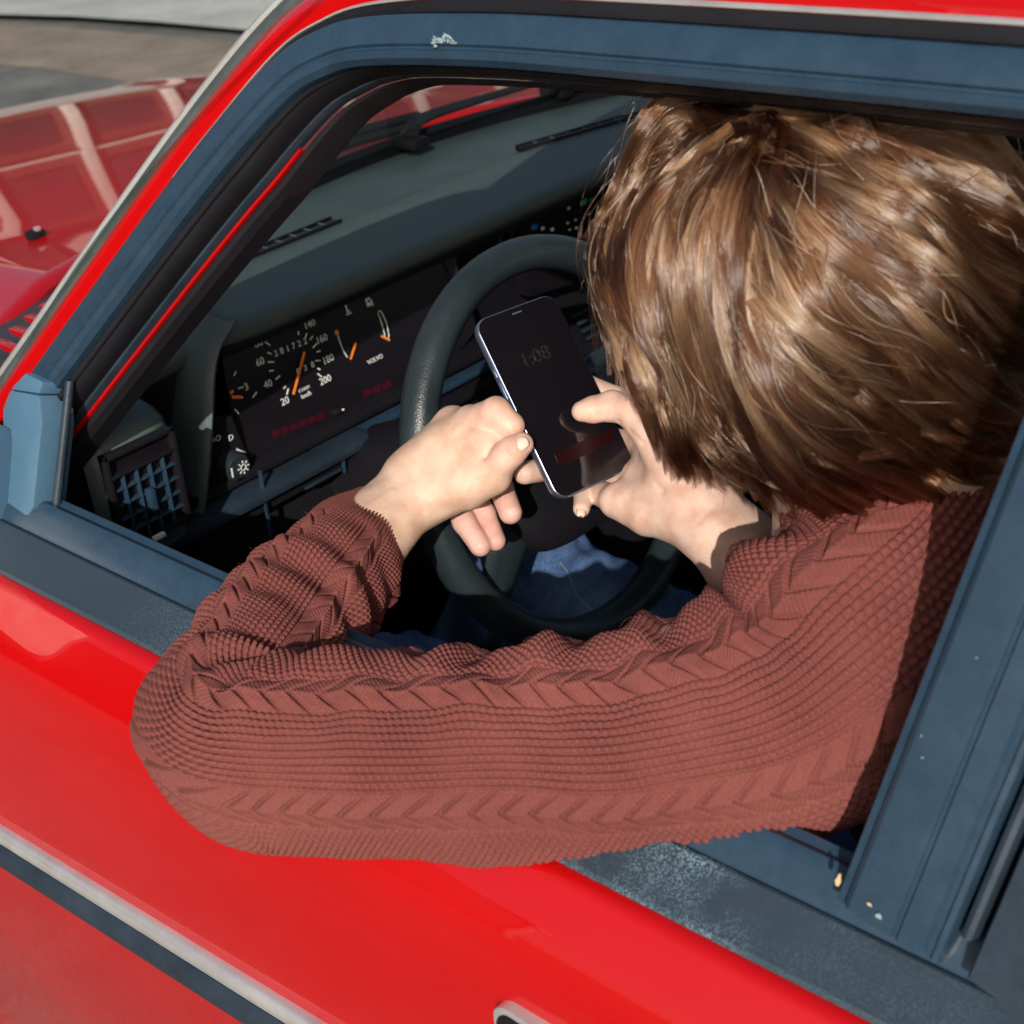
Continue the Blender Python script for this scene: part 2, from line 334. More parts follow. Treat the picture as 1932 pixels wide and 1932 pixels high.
# ---- scuffs and paint chips on the black frame
chipm = new_mat('bare_scuff', (.24, .31, .33), .6); chipy = new_mat('yellowed_paint', (.55, .42, .22), .7); RC = np.random.default_rng(5)
def chip(px, py, ln, wd, ang, mat, out=.0096):
    p_ = win(px, py)+WN*out; a_ = unit(np.cross(WN, (0, 1, 0))); b_ = np.cross(WN, a_); d_ = a_*math.sin(ang)+b_*math.cos(ang); e_ = np.cross(WN, d_); k_ = 9
    pts_ = [p_+d_*ln*math.cos(t)*RC.uniform(.6, 1.1)+e_*wd*math.sin(t)*RC.uniform(.5, 1.1) for t in np.linspace(0, 2*np.pi, k_, endpoint=False)]
    plate('paint_chip', pts_, WN, .0004, mat, door)
for k in range(16): chip(856+RC.normal()*16, 83+RC.normal()*3.5, RC.uniform(.0012, .0045), RC.uniform(.0006, .0016), .12+RC.normal()*.2, chipm, .0094)
for k in range(3):
    cy0 = RC.uniform(1150, 1680); chip(1590+(1655-cy0)*.387+RC.uniform(45, 150), cy0, RC.uniform(.0005, .0014), RC.uniform(.0002, .0005), RC.uniform(0, 3), chipm, .0058)
chip(1592, 1655, .004, .0016, 1.5, chipy, .0062); chip(1668, 1722, .0022, .0016, .3, chipm, .0062); chip(1650, 1700, .0014, .001, .3, chipy, .0062)
# ---- roof and lining
top = fo[np.array([i for i in range(len(fo)) if fo[i][2] > 1.30])]
us = np.linspace(0, 1, 24)
def roofgrid(zoff, inset):
    P = []
    ys = np.linspace(-1.3, .50, 30)
    for y in ys:
        xx = np.linspace(.155+inset, 2*XC-.155-inset, 30); bow = 1-((xx-XC)/(XC-.155))**2
        P.append(np.stack([xx, np.full(30, y)+(.10*bow if y > .3 else 0)*(y-.3)/.2, 1.352+zoff+.045*bow-.02*max(0, (y-.35)/.15)], 1))
    return np.array(P)
o = grid('roof', roofgrid(.0, .07), red, car, angle=180)
o = grid('headliner', roofgrid(-.03, .045), headliner, car, angle=180, flip=True)
# ---- bonnet
def ybase(x): return 1.145-.47*(x-XC)**2
def yfront(x): return 2.62-.62*abs(x-XC)**2-.10*abs(x-XC)
def hoodz(x, y):
    s = (y-1.25)/1.3; e = abs(x-XC)/.80
    return .945-.07*s-.075*max(0, s)**2.2-.045*e**2.5-.03*e**8 + .006*math.exp(-((e-.62)/.05)**2)
P = []
for v in np.linspace(0, 1, 40):
    row = []
    for x in np.linspace(.05, 2*XC-.05, 50):
        y0 = ybase(x)+.17; y1 = yfront(x); y = y0+(y1-y0)*v; row.append((x, y, hoodz(x, y)))
    P.append(row)
P = np.array(P); bon = grid('bonnet', P, red, car, angle=180); bon['label'] = 'red bonnet'
so = bon.modifiers.new('thickness', 'SOLIDIFY'); so.thickness = .015; so.offset = -1
# nose and right-hand wing below the bonnet edges
P = []
for dz in np.linspace(0, 1, 8): P.append([(x, yfront(x)+.012+.05*math.sin(dz*1.5), hoodz(x, yfront(x))-.006-.5*dz) for x in np.linspace(.0, 2*XC, 40)])
grid('nose_panel', np.array(P), red, car, angle=180, flip=True)
P = []
for a, b in pr: P.append([(2*XC-xb(y)-a+(-.02 if b > .9 else 0), y, min(b, hoodz(2*XC-.06, y)-.004+0*y) if y > 1.2 else b) for y in np.linspace(-1, 2.2, 60)])
grid('right_side_panel', np.array(P), red, car, angle=180)
P = []
for x in np.linspace(-.02, .052, 8): P.append([(xb(y)*0+x, y, hoodz(max(x, .06), y)-.010-(.02 if x < 0 else 0)*1) for y in np.linspace(.92, 2.3, 40)])
grid('wing_top', np.array(P), red, car, angle=180)
nz = onz(68, 448, .93); nz[2] = hoodz(nz[0], nz[1])
box('washer_nozzle', nz+V(0, 0, .005), (.022, .016, .012), rubber, bon, bevel=.3)
box('washer_jet', nz+V(.002, -.004, .012), (.008, .007, .006), chrome, bon, bevel=.3)
# ---- cowl under the wipers
P = []
for t in np.linspace(0, 1, 10): P.append([(x, ybase(x)+.005+.19*t, .968-.045*t) for x in np.linspace(.06, 2*XC-.06, 40)])
cowl = grid('cowl_panel', np.array(P), trim_dark, car, angle=180)
for k in range(9):
    p = onz(8+5*k, 592-6*k, .93) if False else V(.20+.028*k, ybase(.2+.028*k)+.085, .955)
    box('cowl_louvre', p, (.012, .05, .006), red, cowl, bevel=.3)
# ---- windscreen
glass = bpy.data.materials.new('clear_glass'); glass.use_nodes = True; gt = glass.node_tree; gt.nodes.clear()
go = gt.nodes.new('ShaderNodeOutputMaterial'); gm = gt.nodes.new('ShaderNodeMixShader'); tr = gt.nodes.new('ShaderNodeBsdfTransparent'); gg = gt.nodes.new('ShaderNodeBsdfGlossy'); fz = gt.nodes.new('ShaderNodeFresnel')
tr.inputs[0].default_value = (.80, .86, .83, 1); gg.inputs['Roughness'].default_value = .01; fz.inputs[0].default_value = 1.5
gt.links.new(fz.outputs[0], gm.inputs[0]); gt.links.new(tr.outputs[0], gm.inputs[1]); gt.links.new(gg.outputs[0], gm.inputs[2]); gt.links.new(gm.outputs[0], go.inputs[0])
def ws(x, t):
    # t 0 base .. 1 top ; left edge follows the pillar
    xt = XC+(x-XC)*(.66/.79); y0 = ybase(x); y1 = .60-.28*((xt-XC)/.66)**2*.45
    return V(x+(xt-x)*t, y0+(y1-y0)*t+.02*math.sin(math.pi*t), .972+(1.345-.972)*t+.03*math.sin(math.pi*t)*.5)
P = np.array([[ws(x, t) for x in np.linspace(.06, 2*XC-.06, 40)] for t in np.linspace(0, 1, 16)])
wsc = grid('windscreen', P, glass, car, angle=180)
bs = np.array([ws(x, 0) for x in np.linspace(.06, 2*XC-.06, 50)])
sweep('windscreen_seal', bs, (0, 1, 0), (0, 0, 1), [(-.012, -.006), (-.010, .010), (-.002, .016), (.010, .012), (.014, -.006)], rubber, car, angle=40)
# ---- wipers
def wp(px, py, z): return onz(px, py, z)
def wiper(pts_arm, pts_blade, z):
    e = empty('wiper'); e.parent = car
    tube('arm', smooth_path([wp(*q, z) for q in pts_arm], 20), np.linspace(.013, .006, 20), rubber, e, 8, squash=.6)
    for off in (0, 1):
        b = [wp(q[0], q[1]-18*off, z-.004+.008*off) for q in pts_blade]
        tube('blade', smooth_path(b, 16), .0065, rubber, e, 8)
    pv = wp(*pts_arm[0], z); 
    box('pivot_cover', pv-V(0, 0, .010), (.030, .045, .014), rubber, e, bevel=.3)
    return e
wiper([(772, 252), (800, 222), (930, 180), (1075, 138)], [(598, 292), (690, 262), (790, 236)], 1.0)
wiper([(1050, 158), (1100, 146), (1190, 132)], [(1040, 172), (1120, 152), (1230, 136)], 1.0)
# ---- door mirror
mirm = grain(new_mat('mirror_housing', (.065, .14, .215), .40), 500, .2, .0005, .15, blotch=10)
sail = [(38, 770), (52, 735), (108, 745), (113, 800), (96, 955), (72, 998), (40, 985)]
sp = np.array([win(*q) for q in sail]); msail = plate('mirror_sail', sp+WN*.016, WN, .03, mirm, door, .003)
cap = np.array([win(*q) for q in [(52, 735), (82, 703), (116, 720), (109, 744)]])
plate('sail_cap', cap+WN*.0165, WN, .028, mirm, door, .003)
me_ = empty('door_mirror'); me_.parent = car
mc = win(-40, 880)+WN*.05
mx_, my_, mz_ = unit((-1, -.12, .0)), unit((.12, -1, 0)), V(0, 0, 1)
box('housing', mc+mx_*.095-my_*.0, (.20, .085, .120), mirm, me_, axes=(mx_, -my_, mz_), bevel=.28, seg=4)
plate('mirror_glass', [mc+mx_*(.095+a)+my_*.0428+mz_*b for a, b in rounded(-.085, .085, -.048, .048, .02)], my_, .004, chrome, me_)
box('mirror_arm', win(20, 900)+WN*.025, (.05, .05, .085), mirm, me_, axes=(mx_, -my_, mz_), bevel=.2)
# inner corner seal where window meets the sail
tube('corner_frame', smooth_path([win(134, 718)+WN*.001, win(120, 850)+WN*.001, win(107, 966)+WN*.001], 14), .0035, trim_dark, door, 10)
# ---- inside of the doors, floor and bulkhead close the cabin
plate('inner_panel', [(xb(0)+.078, -.08, .925), (xb(0)+.078, .78, .905), (xb(0)+.10, .78, .30), (xb(0)+.10, -.08, .30)], (1, 0, 0), .02, dark, door)
plate('floor', [(-.0, -1.2, .25), (1.70, -1.2, .25), (1.70, 1.15, .25), (0, 1.15, .25)], (0, 0, 1), .03, dark, car)
plate('bulkhead', [(.02, 1.02, .25), (1.68, 1.02, .25), (1.68, 1.02, .93), (.02, 1.02, .93)], (0, -1, 0), .02, dark, car)
plate('right_door_panel', [(1.60, -1.1, .26), (1.60, 1.0, .26), (1.60, 1.0, .95), (1.60, -1.1, .95)], (-1, 0, 0), .03, dark, car)
plate('rear_bulkhead', [(.1, -1.2, .26), (1.6, -1.2, .26), (1.6, -1.3, 1.0), (.1, -1.3, 1.0)], (0, 1, 0), .02, seatm, car)

# ================================================================== BUILDINGS ACROSS THE STREET (mirrored in the paint)
brick = grain(new_mat('dark_brick', (.13, .050, .038), .85), 40, .5, .01, .3, blotch=4); pale = grain(new_mat('pale_render', (.55, .53, .48), .8), 40, .3, .01, .15, blotch=3)
pane = new_mat('window_pane', (.03, .035, .04), .08)
def building(name, label, o, d, wid, hgt, dpt, nb, rows):
    o = np.array(o, float); d = unit(d); nn = np.cross(d, (0, 0, 1)); e = empty(name, tuple(o)); tag(e, label, 'building')
    def bl(nm, a, z, sx, sy, sz, m_, out=0):
        return child0(box(nm, o+d*a+nn*out+V(0, 0, z), (sx, sy, sz), m_, None, axes=(d, nn, V(0, 0, 1)), bevel=.02, seg=1), e)
    bl('wall', wid/2, hgt/2, wid, dpt, hgt, brick, -dpt/2)
    bl('cornice', wid/2, hgt+.15, wid+.3, .5, .3, pale, 0); bl('string_course', wid/2, hgt*.5, wid, .12, .09, pale, .05)
    for k in range(nb+1): bl('pilaster', wid*k/nb, hgt*.5, .11, .24, hgt, pale, .06)
    for k in range(nb):
        for r2 in range(rows): bl('window', wid*(k+.5)/nb, hgt*(r2+.5)/rows, wid/nb*.62, .06, hgt/rows*.62, pane, .03)
    return e
def child0(o_, par): o_.parent = par; o_.matrix_parent_inverse = Matrix.Translation(-Vector(par.location)); return o_
building('brick_building', 'dark brick building with pale pilasters mirrored in the bonnet', (-2, 15, 0), (1, 0, 0), 30, 4.8, 6, 20, 2)
building('corner_building', 'low dark brick building mirrored in the door edge', (-13, 30, 0), (0, -1, 0), 24, 4.6, 6, 7, 2)
# ================================================================== CAR, INSIDE
def lipy(x): return .822+.02*max(0, (.40-x)/.2)**2
dprof = [(0, -.020), (-.002, -.012), (-.001, -.004), (.006, .000), (.02, .0015), (.07, .0045), (.105, .0060), (.125, .0045), (.145, .000)]
P = []
for x in np.linspace(.11, 1.6, 80):
    y0, yb = lipy(x), ybase(x)-.004; drop = .05*max(0, (.30-x)/.2)**1.6; row = []
    pts = [(y0+a*(1 if yb-y0 > .16 else max(.2, (yb-y0)/.16)), .985+b) for a, b in dprof]+[(yb, .966)]
    row = [(x, a, b-drop) for a, b in smooth_path(pts, 40)]
    P.append(row)
dash = grid('dashboard', np.array(P), dashm, car, angle=60, flip=True); dash['label'] = 'dusty dark grey-green dashboard top'
so = dash.modifiers.new('thickness', 'SOLIDIFY'); so.thickness = .012; so.offset = -1
# air slots on the dash top: dark troughs with fins
def slot(pa_, pb_, z, n, wdt):
    a, b = onz(*pa_, z), onz(*pb_, z); d = unit(b-a); nn = np.cross((0, 0, 1), d)
    c = (a+b)/2; e = empty('air_slot'); e.parent = car
    box('trough', c, (np.linalg.norm(b-a), wdt, .006), lens_dark, e, axes=(d, nn, V(0, 0, 1)), bevel=.2)
    for s in (-1, 1): box('slot_edge', c+nn*s*wdt*.5+V(0, 0, .0015), (np.linalg.norm(b-a), .003, .007), dark, e, axes=(d, nn, V(0, 0, 1)), bevel=.3)
    for k in range(1, n): box('fin', a+(b-a)*k/n+V(0, 0, .002), (.003, wdt, .004), dashm, e, axes=(d, nn, V(0, 0, 1)), bevel=.2)
slot((385, 520), (635, 418), .9895, 9, .016)
slot((980, 283), (1250, 205), .9900, 9, .014)
# body of the dash below the lip
plate('dash_face', [(.19, .872, .972), (1.6, .872, .972), (1.6, .872, .55), (.19, .872, .55)], (0, -1, 0), .02, dark, car)
box('dash_lip_underside', (.95, .846, .962), (1.3, .045, .012), dark, car, bevel=.3)
# left end: pod with the side air vent
pod = []
for x, dz, dy in ((.100, -.012, .012), (.106, -.002, .003), (.118, .000, .000), (.160, .000, .000), (.176, -.002, .002), (.186, -.008, .010), (.192, -.02, .03)):
    pod.append([(x, .755+dy, .845), (x, .752+dy, .90), (x, .752+dy, .955+dz), (x, .757+dy, .968+dz), (x, .775+dy, .976+dz), (x, .83, .972+dz*.4), (x, .90, .96), (x, .90, .84)])
podP = np.array([smooth_path(q, 30) for q in np.array(pod)])
vp = grid('vent_pod', podP, dashm, car, angle=50, flip=True)
vent = empty('side_vent'); vent.parent = car
ven = V(.143, .7475, .914)
box('vent_well', ven+V(0, .007, 0), (.068, .010, .088), lens_dark, vent, bevel=.1)
for dx, dz, sx, sz in ((-.034, 0, .005, .094), (.034, 0, .005, .094), (0, -.0445, .073, .005), (0, .0445, .073, .005), (0, .0255, .068, .003)):
    box('vent_frame', ven+V(dx, -.002, dz), (sx, .008, sz), dark, vent, bevel=.25)
for k in range(1, 5): box('vent_slat', ven+V(0, -.001, -.0445+.0140*k), (.064, .006, .0018), trim, vent, bevel=.2)
for k in range(1, 5): box('vent_slat', ven+V(-.034+.0136*k, -.0018, -.0095), (.0017, .006, .068), trim, vent, bevel=.2)
box('vent_tab', ven+V(0, -.006, -.009), (.007, .008, .022), trim, vent, bevel=.3)
# curved wall from pod to the instrument hood
wl = [(.188, .80, .96), (.20, .835, .965), (.235, .850, .968), (.262, .838, .968), (.272, .815, .968)]
P = np.array([[V(a, b, c-(.968-.835)*t) for a, b, c in smooth_path(wl, 24)] for t in np.linspace(0, 1, 10)])
grid('dash_cheek', P, dark, car, angle=60)
# ---- instrument cluster
clu = empty('instrument_cluster'); clu.parent = car
CN = unit((0, -1, .25)); CP = V(0, .838, .92)
def cl(px, py, lift=.0): return onplane(px, py, CP, CN)+CN*lift
cx_, cy_ = V(1, 0, 0), unit(np.cross(CN, (1, 0, 0)))
if cy_[2] < 0: cy_ = -cy_
corn = [cl(418, 668), cl(452, 618), cl(560, 575), cl(850, 455), cl(900, 620), cl(800, 750), cl(470, 885), cl(440, 800)]
plate('dial_face', corn, CN, .004, lens_dark, clu)
hp_ = smooth_path([ony(*q, .795) for q in [(384, 980), (392, 900), (400, 800), (404, 710), (416, 655), (446, 604)]], 30)
P = np.stack([hp_+V(*q) for q in ((-.006, .060, 0), (-.006, .010, 0), (-.004, .003, 0), (0, 0, 0), (.004, .002, 0), (.006, .008, 0), (.006, .050, 0))], 1)
grid('cluster_hood', P, dashm, clu, angle=50)
def mark(px, py, qx, qy, wd, mat, name='tick', lift=.0010):
    a, b = cl(px, py, lift), cl(qx, qy, lift); d = unit(b-a)
    return box(name, (a+b)/2, (np.linalg.norm(b-a), wd, .0006), mat, clu, axes=(d, np.cross(CN, d), CN), bevel=0)
for s, q in (('20', (537, 757)), ('40', (505, 725)), ('60', (490, 683)), ('80', (487, 648)), ('100', (505, 618)), ('120', (548, 600)), ('140', (583, 612)), ('160', (606, 640)), ('180', (618, 678)), ('200', (613, 717))):
    text('numeral', s, cl(*q, .0008), cx_, cy_, .0105, white_print, clu)
for t in ((541, 742, 538, 755-16), (515, 719, 524, 712), (497, 683, 508, 683), (510, 731-40, 517, 690), (554, 640-6, 559, 625-2)): pass
for a in ((540, 745, 543, 733), (519, 716, 527, 709), (505, 683, 516, 683), (507, 700, 515, 699), (534, 733, 538, 728), (578, 629, 574, 639), (597, 648, 589, 656), (604, 680, 594, 681), (606, 711, 598, 705), (589, 634, 584, 641), (603, 662, 596, 664), (603, 697, 598, 695), (503, 665, 511, 668), (499, 645, 509, 652), (562, 625, 562, 632), (660-177, 745-5, 476, 750), (652-175, 962-120+110, 470, 945)):
    if a[1] < 800: mark(*a, .0013, white_print)
for i_, ch_ in enumerate('281722'): text('odometer_digit', ch_, cl(520+11*i_, 667-4.6*i_, .0008), cx_, cy_, .0092, white_print, clu)
for i_, ch_ in enumerate('038'): text('trip_digit', ch_, cl(562+13.5*i_, 701-6.5*i_, .0008), cx_, cy_, .0088, white_print, clu)
text('print', 'km/h', cl(577, 745, .0008), cx_, cy_, .0068, white_print, clu); text('print', 'C.OOM', cl(573, 734, .0008), cx_, cy_, .0044, white_print, clu)
text('print', 'VOLVO', cl(707, 678, .0008), cx_, cy_, .0068, white_print, clu); text('numeral', '3', cl(464, 730, .0008), cx_, cy_, .0105, white_print, clu)
for a in ((448, 733, 458, 730), (470-30, 709, 444, 701), (449, 748, 457, 750), (442, 772, 449, 780)): mark(*a, .0013, white_print)
mark(549, 744, 570, 664, .0026, orange, 'needle', .004); mark(434, 749, 452, 749, .0030, orange, 'needle', .003); mark(431, 742, 437, 737, .0028, orange, 'needle', .003)
mark(658, 678, 668, 646, .0024, orange, 'needle', .003); mark(716, 634, 732, 642, .0024, orange, 'needle', .003)
for pts_ in ([(636, 632), (640, 645), (646, 660), (654, 674)], ):
    tube('gauge_arc', smooth_path([cl(*q, .0012) for q in pts_], 12), .0006, white_print, clu, 5)
box('gauge_mark', cl(634, 627, .001), (.0045, .0045, .0006), orange, clu, axes=(cx_, cy_, CN), bevel=0)
tube('gauge_arc', smooth_path([cl(*q, .0012) for q in [(712, 590), (715, 586), (719, 590), (727, 608), (731, 625), (732, 637), (726, 638), (723, 625), (718, 608), (712, 592)]], 30), .0005, white_print, clu, 5)
# thermometer and pump signs
box('sign_bar', cl(653, 583, .001), (.0015, .009, .0006), white_print, clu, axes=(cx_, cy_, CN), bevel=0); box('sign_bar', cl(657, 592, .001), (.008, .0015, .0006), white_print, clu, axes=(cx_, cy_, CN), bevel=0)
box('sign_bar', cl(656, 587, .001), (.004, .0013, .0006), white_print, clu, axes=(cx_, cy_, CN), bevel=0)
box('sign_pump', cl(694, 570, .001), (.006, .0085, .0006), white_print, clu, axes=(cx_, cy_, CN), bevel=.0); box('sign_window', cl(694, 568, .0015), (.0035, .0025, .0006), lens_dark, clu, axes=(cx_, cy_, CN), bevel=0); box('sign_hose', cl(701, 571, .001), (.0012, .007, .0006), white_print, clu, axes=(cx_, cy_, CN), bevel=0)
for i_ in range(5): box('warning_lamp', cl(700+19*i_-8, 741-7.6*i_, .0006), (.0115, .0075, .0008), dim_red if i_ < 3 else lens_dark, clu, axes=(cx_, cy_, CN), bevel=0)
for i_ in range(6): box('warning_lamp', cl(520+17*i_, 818-6.6*i_, .0006), (.0095, .0065, .0008), dim_red, clu, axes=(cx_, cy_, CN), bevel=0)
box('reset_knob', cl(625, 775, .006), (.009, .007, .012), dark, clu, axes=(cx_, cy_, CN), bevel=.3); box('reset_dot', cl(633, 772, .0125), (.002, .002, .001), white_print, clu, axes=(cx_, cy_, CN), bevel=0)
# ledges below the cluster
for z_, y_, h_, m_ in ((.842, .800, .010, dark), (.826, .795, .007, trim), (.808, .790, .012, dark)):
    box('dash_ledge', (.43, y_+.03, z_), (.48, .06, h_), m_, car, bevel=.25)
box('lower_dash', (.60, .85, .70), (.95, .08, .20), dark, car, bevel=.1)
sh = ony(440, 955, .78)
box('lower_shelf', (.30, .800, .826), (.28, .045, .012), trim_dark, car, bevel=.3)
for q, ln in (((497, 930), .05), ((647, 868), .03), ((505, 975), .05)):
    c_ = ony(*q, .785); box('panel_seam', c_, (.0022, .004, ln), trim, car, bevel=.2)
box('seam_bar', ony(610, 903, .785), (.05, .004, .0022), trim_dark, car, bevel=.2); box('fuse_latch', ony(300, 1012, .72), (.012, .004, .004), white_print, car, bevel=.2)
# light switch knob
kn = ony(452, 884, .800); kb = empty('light_switch'); kb.parent = car
tube('knob', np.array([kn+V(0, .03, 0), kn+V(0, .004, 0), kn+V(0, .001, 0), kn]), [.0150, .0150, .0140, .0125], leather, kb, 24, angle=30)
kp = kn+V(.004, -.0012, 0)
for k in range(8):
    a = k*math.pi/4; d = V(math.cos(a), 0, math.sin(a)); box('sun_ray', kp+d*.0058, (.0026, .0006, .0011), white_print, kb, axes=(d, V(0, 1, 0), np.cross(d, V(0, 1, 0))), bevel=0)
th_ = np.linspace(0, 2*np.pi, 17); tube('sun_ring', np.stack([kp[0]+.0030*np.cos(th_), np.full(17, kp[1]), kp[2]+.0030*np.sin(th_)], 1), .0005, white_print, kb, 5)
box('pointer', kn+V(-.0098, -.0008, 0), (.0015, .0008, .010), white_print, kb, bevel=0)
for q, s in (((408, 829), '=O'), ((436, 826), 'D')): text('print', s, ony(*q, .8145), (1, 0, 0), (0, 0, 1), .0085, white_print, kb)
plate('switch_panel', [ony(396, 790, .816), ony(436, 785, .816), ony(462, 850, .816), ony(500, 905, .816), ony(398, 960, .816)], (0, -1, 0), .01, dark, kb)
tri = [ony(447, 846, .8145), ony(446, 852, .8145), ony(465, 854, .8145)]; plate('print', tri, (0, -1, 0), .0005, white_print, kb)
# ---- centre stack: radio, vents
rad = empty('radio'); rad.parent = car
def ct(px, py, y=.835): return ony(px, py, y)
a_, b_ = ct(985, 425), ct(1240, 330)
plate('radio_face', [ct(978, 400), ct(1260, 290), ct(1290, 470), ct(1000, 560)], (0, -1, 0), .02, lens_dark, rad)
for q, m_, s_ in (((1009, 428), blue_lens, .009), ((1010, 412), white_print, .004), ((1024, 431), white_print, .005), ((1042, 433), white_print, .005), ((1073, 393), white_print, .004), ((1071, 421), white_print, .003), ((1086, 415), white_print, .003), ((1088, 430), white_print, .004), ((1112, 404), white_print, .003), ((1117, 418), white_print, .005), ((1101, 381), green_lens, .011), ((1116, 378), green_lens, .006), ((1075, 434), white_print, .003)):
    box('radio_key', ct(*q, .834), (s_, .002, s_*.7), m_, rad, bevel=.2)
for x0_, y0_ in ((860, 475), (944, 432), (965, 424)): box('stack_seam', ct(x0_, y0_+20, .834), (.003, .003, .05), trim_dark, rad, bevel=.2)
for k in range(4): box('heater_slat', ct(1125+8*k, 575+14*k, .80), (.09, .004, .003), trim_dark, rad, bevel=.2)
box('centre_console', (.87, .80, .55), (.26, .16, .42), dark, car, bevel=.08)
# ---- steering wheel
sw = empty('steering_wheel'); sw.parent = car
W = V(.452, .532, .888); ti = math.radians(20); wa, wb, wn = V(1, 0, 0), V(0, math.sin(ti), math.cos(ti)), V(0, -math.cos(ti), math.sin(ti))
th_ = np.linspace(0, 2*np.pi, 97)[:-1]; ph = np.linspace(0, 2*np.pi, 19)[:-1]; RM, RT = .1765, .0160
P = np.array([[W+(wa*math.cos(t)+wb*math.sin(t))*(RM+RT*math.cos(q))+wn*RT*1.1*math.sin(q) for q in ph] for t in th_])
grid('rim', P, leather, sw, cu_=True, cv=True, angle=180)
def wpt(a, b, c=0): return W+wa*a+wb*b+wn*c
padp = [(-.105, .020), (-.085, .045), (-.03, .055), (.03, .055), (.085, .045), (.105, .020), (.100, -.020), (.085, -.060), (.05, -.085), (-.05, -.085), (-.085, -.060), (-.100, -.020)]
padp = smooth_path(padp, 40, True)[:-1]
rows = []
for k, (s, c) in enumerate(((.96, -.045), (1.0, -.030), (1.0, -.010), (.97, .002), (.90, .009), (.6, .013), (.2, .014), (.02, .0142))): rows.append([wpt(a*s, (b+.01)*s-.01, c) for a, b in padp])
grid('pad', np.array(rows), dark, sw, cv=True, caps=True, angle=50, flip=True)
for s in (-1, 1):
    sp_ = smooth_path([(s*.09, .0, -.012), (s*.125, .008, -.012), (s*.155, .016, -.006), (s*.182, .022, 0)], 14)
    tube('spoke', np.array([wpt(*q) for q in sp_]), np.linspace(.026, .014, 14), leather, sw, 12, up=wn, squash=.45)
    sp_ = smooth_path([(s*.08, -.045, -.014), (s*.115, -.075, -.012), (s*.145, -.100, -.004), (s*.155, -.108, 0)], 14)
    tube('spoke', np.array([wpt(*q) for q in sp_]), np.linspace(.024, .015, 14), leather, sw, 12, up=wn, squash=.45)
box('horn_key', wpt(-.112, .012, .004), (.030, .026, .008), trim_dark, sw, axes=(wa, wb, wn), bevel=.3)
tube('column', np.array([wpt(0, 0, -.03), wpt(0, -.01, -.16), wpt(0, -.02, -.30)]), [.045, .050, .055], dark, car, 20, angle=40)
stalk = empty('wiper_stalk'); stalk.parent = car
s0, s1 = ony(1060, 725, .66), ony(1205, 640, .66)
tube('lever', smooth_path([wpt(.05, -.01, -.07), s0, s1, s1+(s1-s0)*.15], 20), np.r_[np.linspace(.008, .011, 14), np.full(6, .011)], leather, stalk, 12, squash=1.2)
for q in ((1160, 672), (1186, 650)):
    p_ = ony(*q, .66)+V(-.004, -.0115, .004); d_ = unit(C-p_); a_ = unit(np.cross((0, 0, 1), d_)); b_ = np.cross(d_, a_)
    tt = np.linspace(0, 2*np.pi, 15); tube('sign_ring', np.array([p_+.0048*(a_*math.cos(t)+b_*math.sin(t)) for t in tt]), .0006, white_print, stalk, 5)
    text('print', 'o', p_, a_, b_, .006, white_print, stalk)
stalk2 = empty('indicator_stalk'); stalk2.parent = car
tube('lever', smooth_path([wpt(-.04, .0, -.07), wpt(-.10, .01, -.065), wpt(-.165, .02, -.06)], 16), .010, leather, stalk2, 12)
# ---- driver's seat
seat = empty('driver_seat'); seat.parent = car
def cushion(name, c, sx, sy, sz, ax, mat, pw=3.0):
    bm = bmesh.new(); bmesh.ops.create_uvsphere(bm, u_segments=32, v_segments=20, radius=1)
    for v in bm.verts:
        p_ = np.array(v.co); q_ = np.sign(p_)*np.abs(p_)**(2/pw); v.co = Vector(tuple(np.asarray(c)+ax[0]*q_[0]*sx+ax[1]*q_[1]*sy+ax[2]*q_[2]*sz))
    me = bpy.data.meshes.new(name); bm.to_mesh(me); bm.free(); me.shade_smooth(); me.materials.append(mat); return link(bpy.data.objects.new(name, me), seat)
E3 = np.eye(3); br_ = math.radians(20); bk = (V(1, 0, 0), V(0, math.cos(br_), math.sin(br_)), V(0, -math.sin(br_), math.cos(br_)))
cushion('seat_cushion', (.44, .10, .43), .25, .27, .09, E3, seatm, 4)
cushion('backrest', (.44, -.20, .76), .25, .075, .32, bk, seatm, 4)
cushion('headrest', (.44, -.335, 1.13), .13, .05, .09, bk, seatm, 4)
# ================================================================== SMARTPHONE
PHC = V(.314, .425, 1.023); phw = unit(V(.967, -.251, .046)); phl = V(.123, .616, .778); phl = unit(phl-phw*np.dot(phl, phw)); phn = np.cross(phw, phl)
phone = empty('smartphone', tuple(PHC)); tag(phone, 'black smartphone with blue-grey metal edge held over the steering wheel', 'phone')
def child(o, par): o.parent = par; o.matrix_parent_inverse = Matrix.Translation(-Vector(par.location)); return o
metal_b = grain(new_mat('blue_grey_metal', (.28, .33, .46), .28, metal=.85), 400, .03, .0003, .05, rvar=.05, blotch=40)
screenm = new_mat('black_screen', (.006, .005, .007), .07, coat=1, Coat_Roughness=.03)
tc_ = N(screenm, 'ShaderNodeTexCoord'); sn_ = N(screenm, 'ShaderNodeTexNoise', Scale=45, Detail=5); L(screenm, tc_.outputs['Object'], sn_.inputs['Vector'])
mr_ = N(screenm, 'ShaderNodeMapRange'); L(screenm, sn_.outputs['Fac'], mr_.inputs['Value']); mr_.inputs['From Min'].default_value = .45; mr_.inputs['From Max'].default_value = .75; mr_.inputs['To Min'].default_value = .03; mr_.inputs['To Max'].default_value = .22; L(screenm, mr_.outputs[0], bsdf(screenm).inputs['Coat Roughness'])
def php(a, b, c=0): return PHC+phw*a+phl*b+phn*c
def rrect(wd, hg, r_, n=8): return rounded(-wd/2, wd/2, -hg/2, hg/2, r_, n)
rows = []
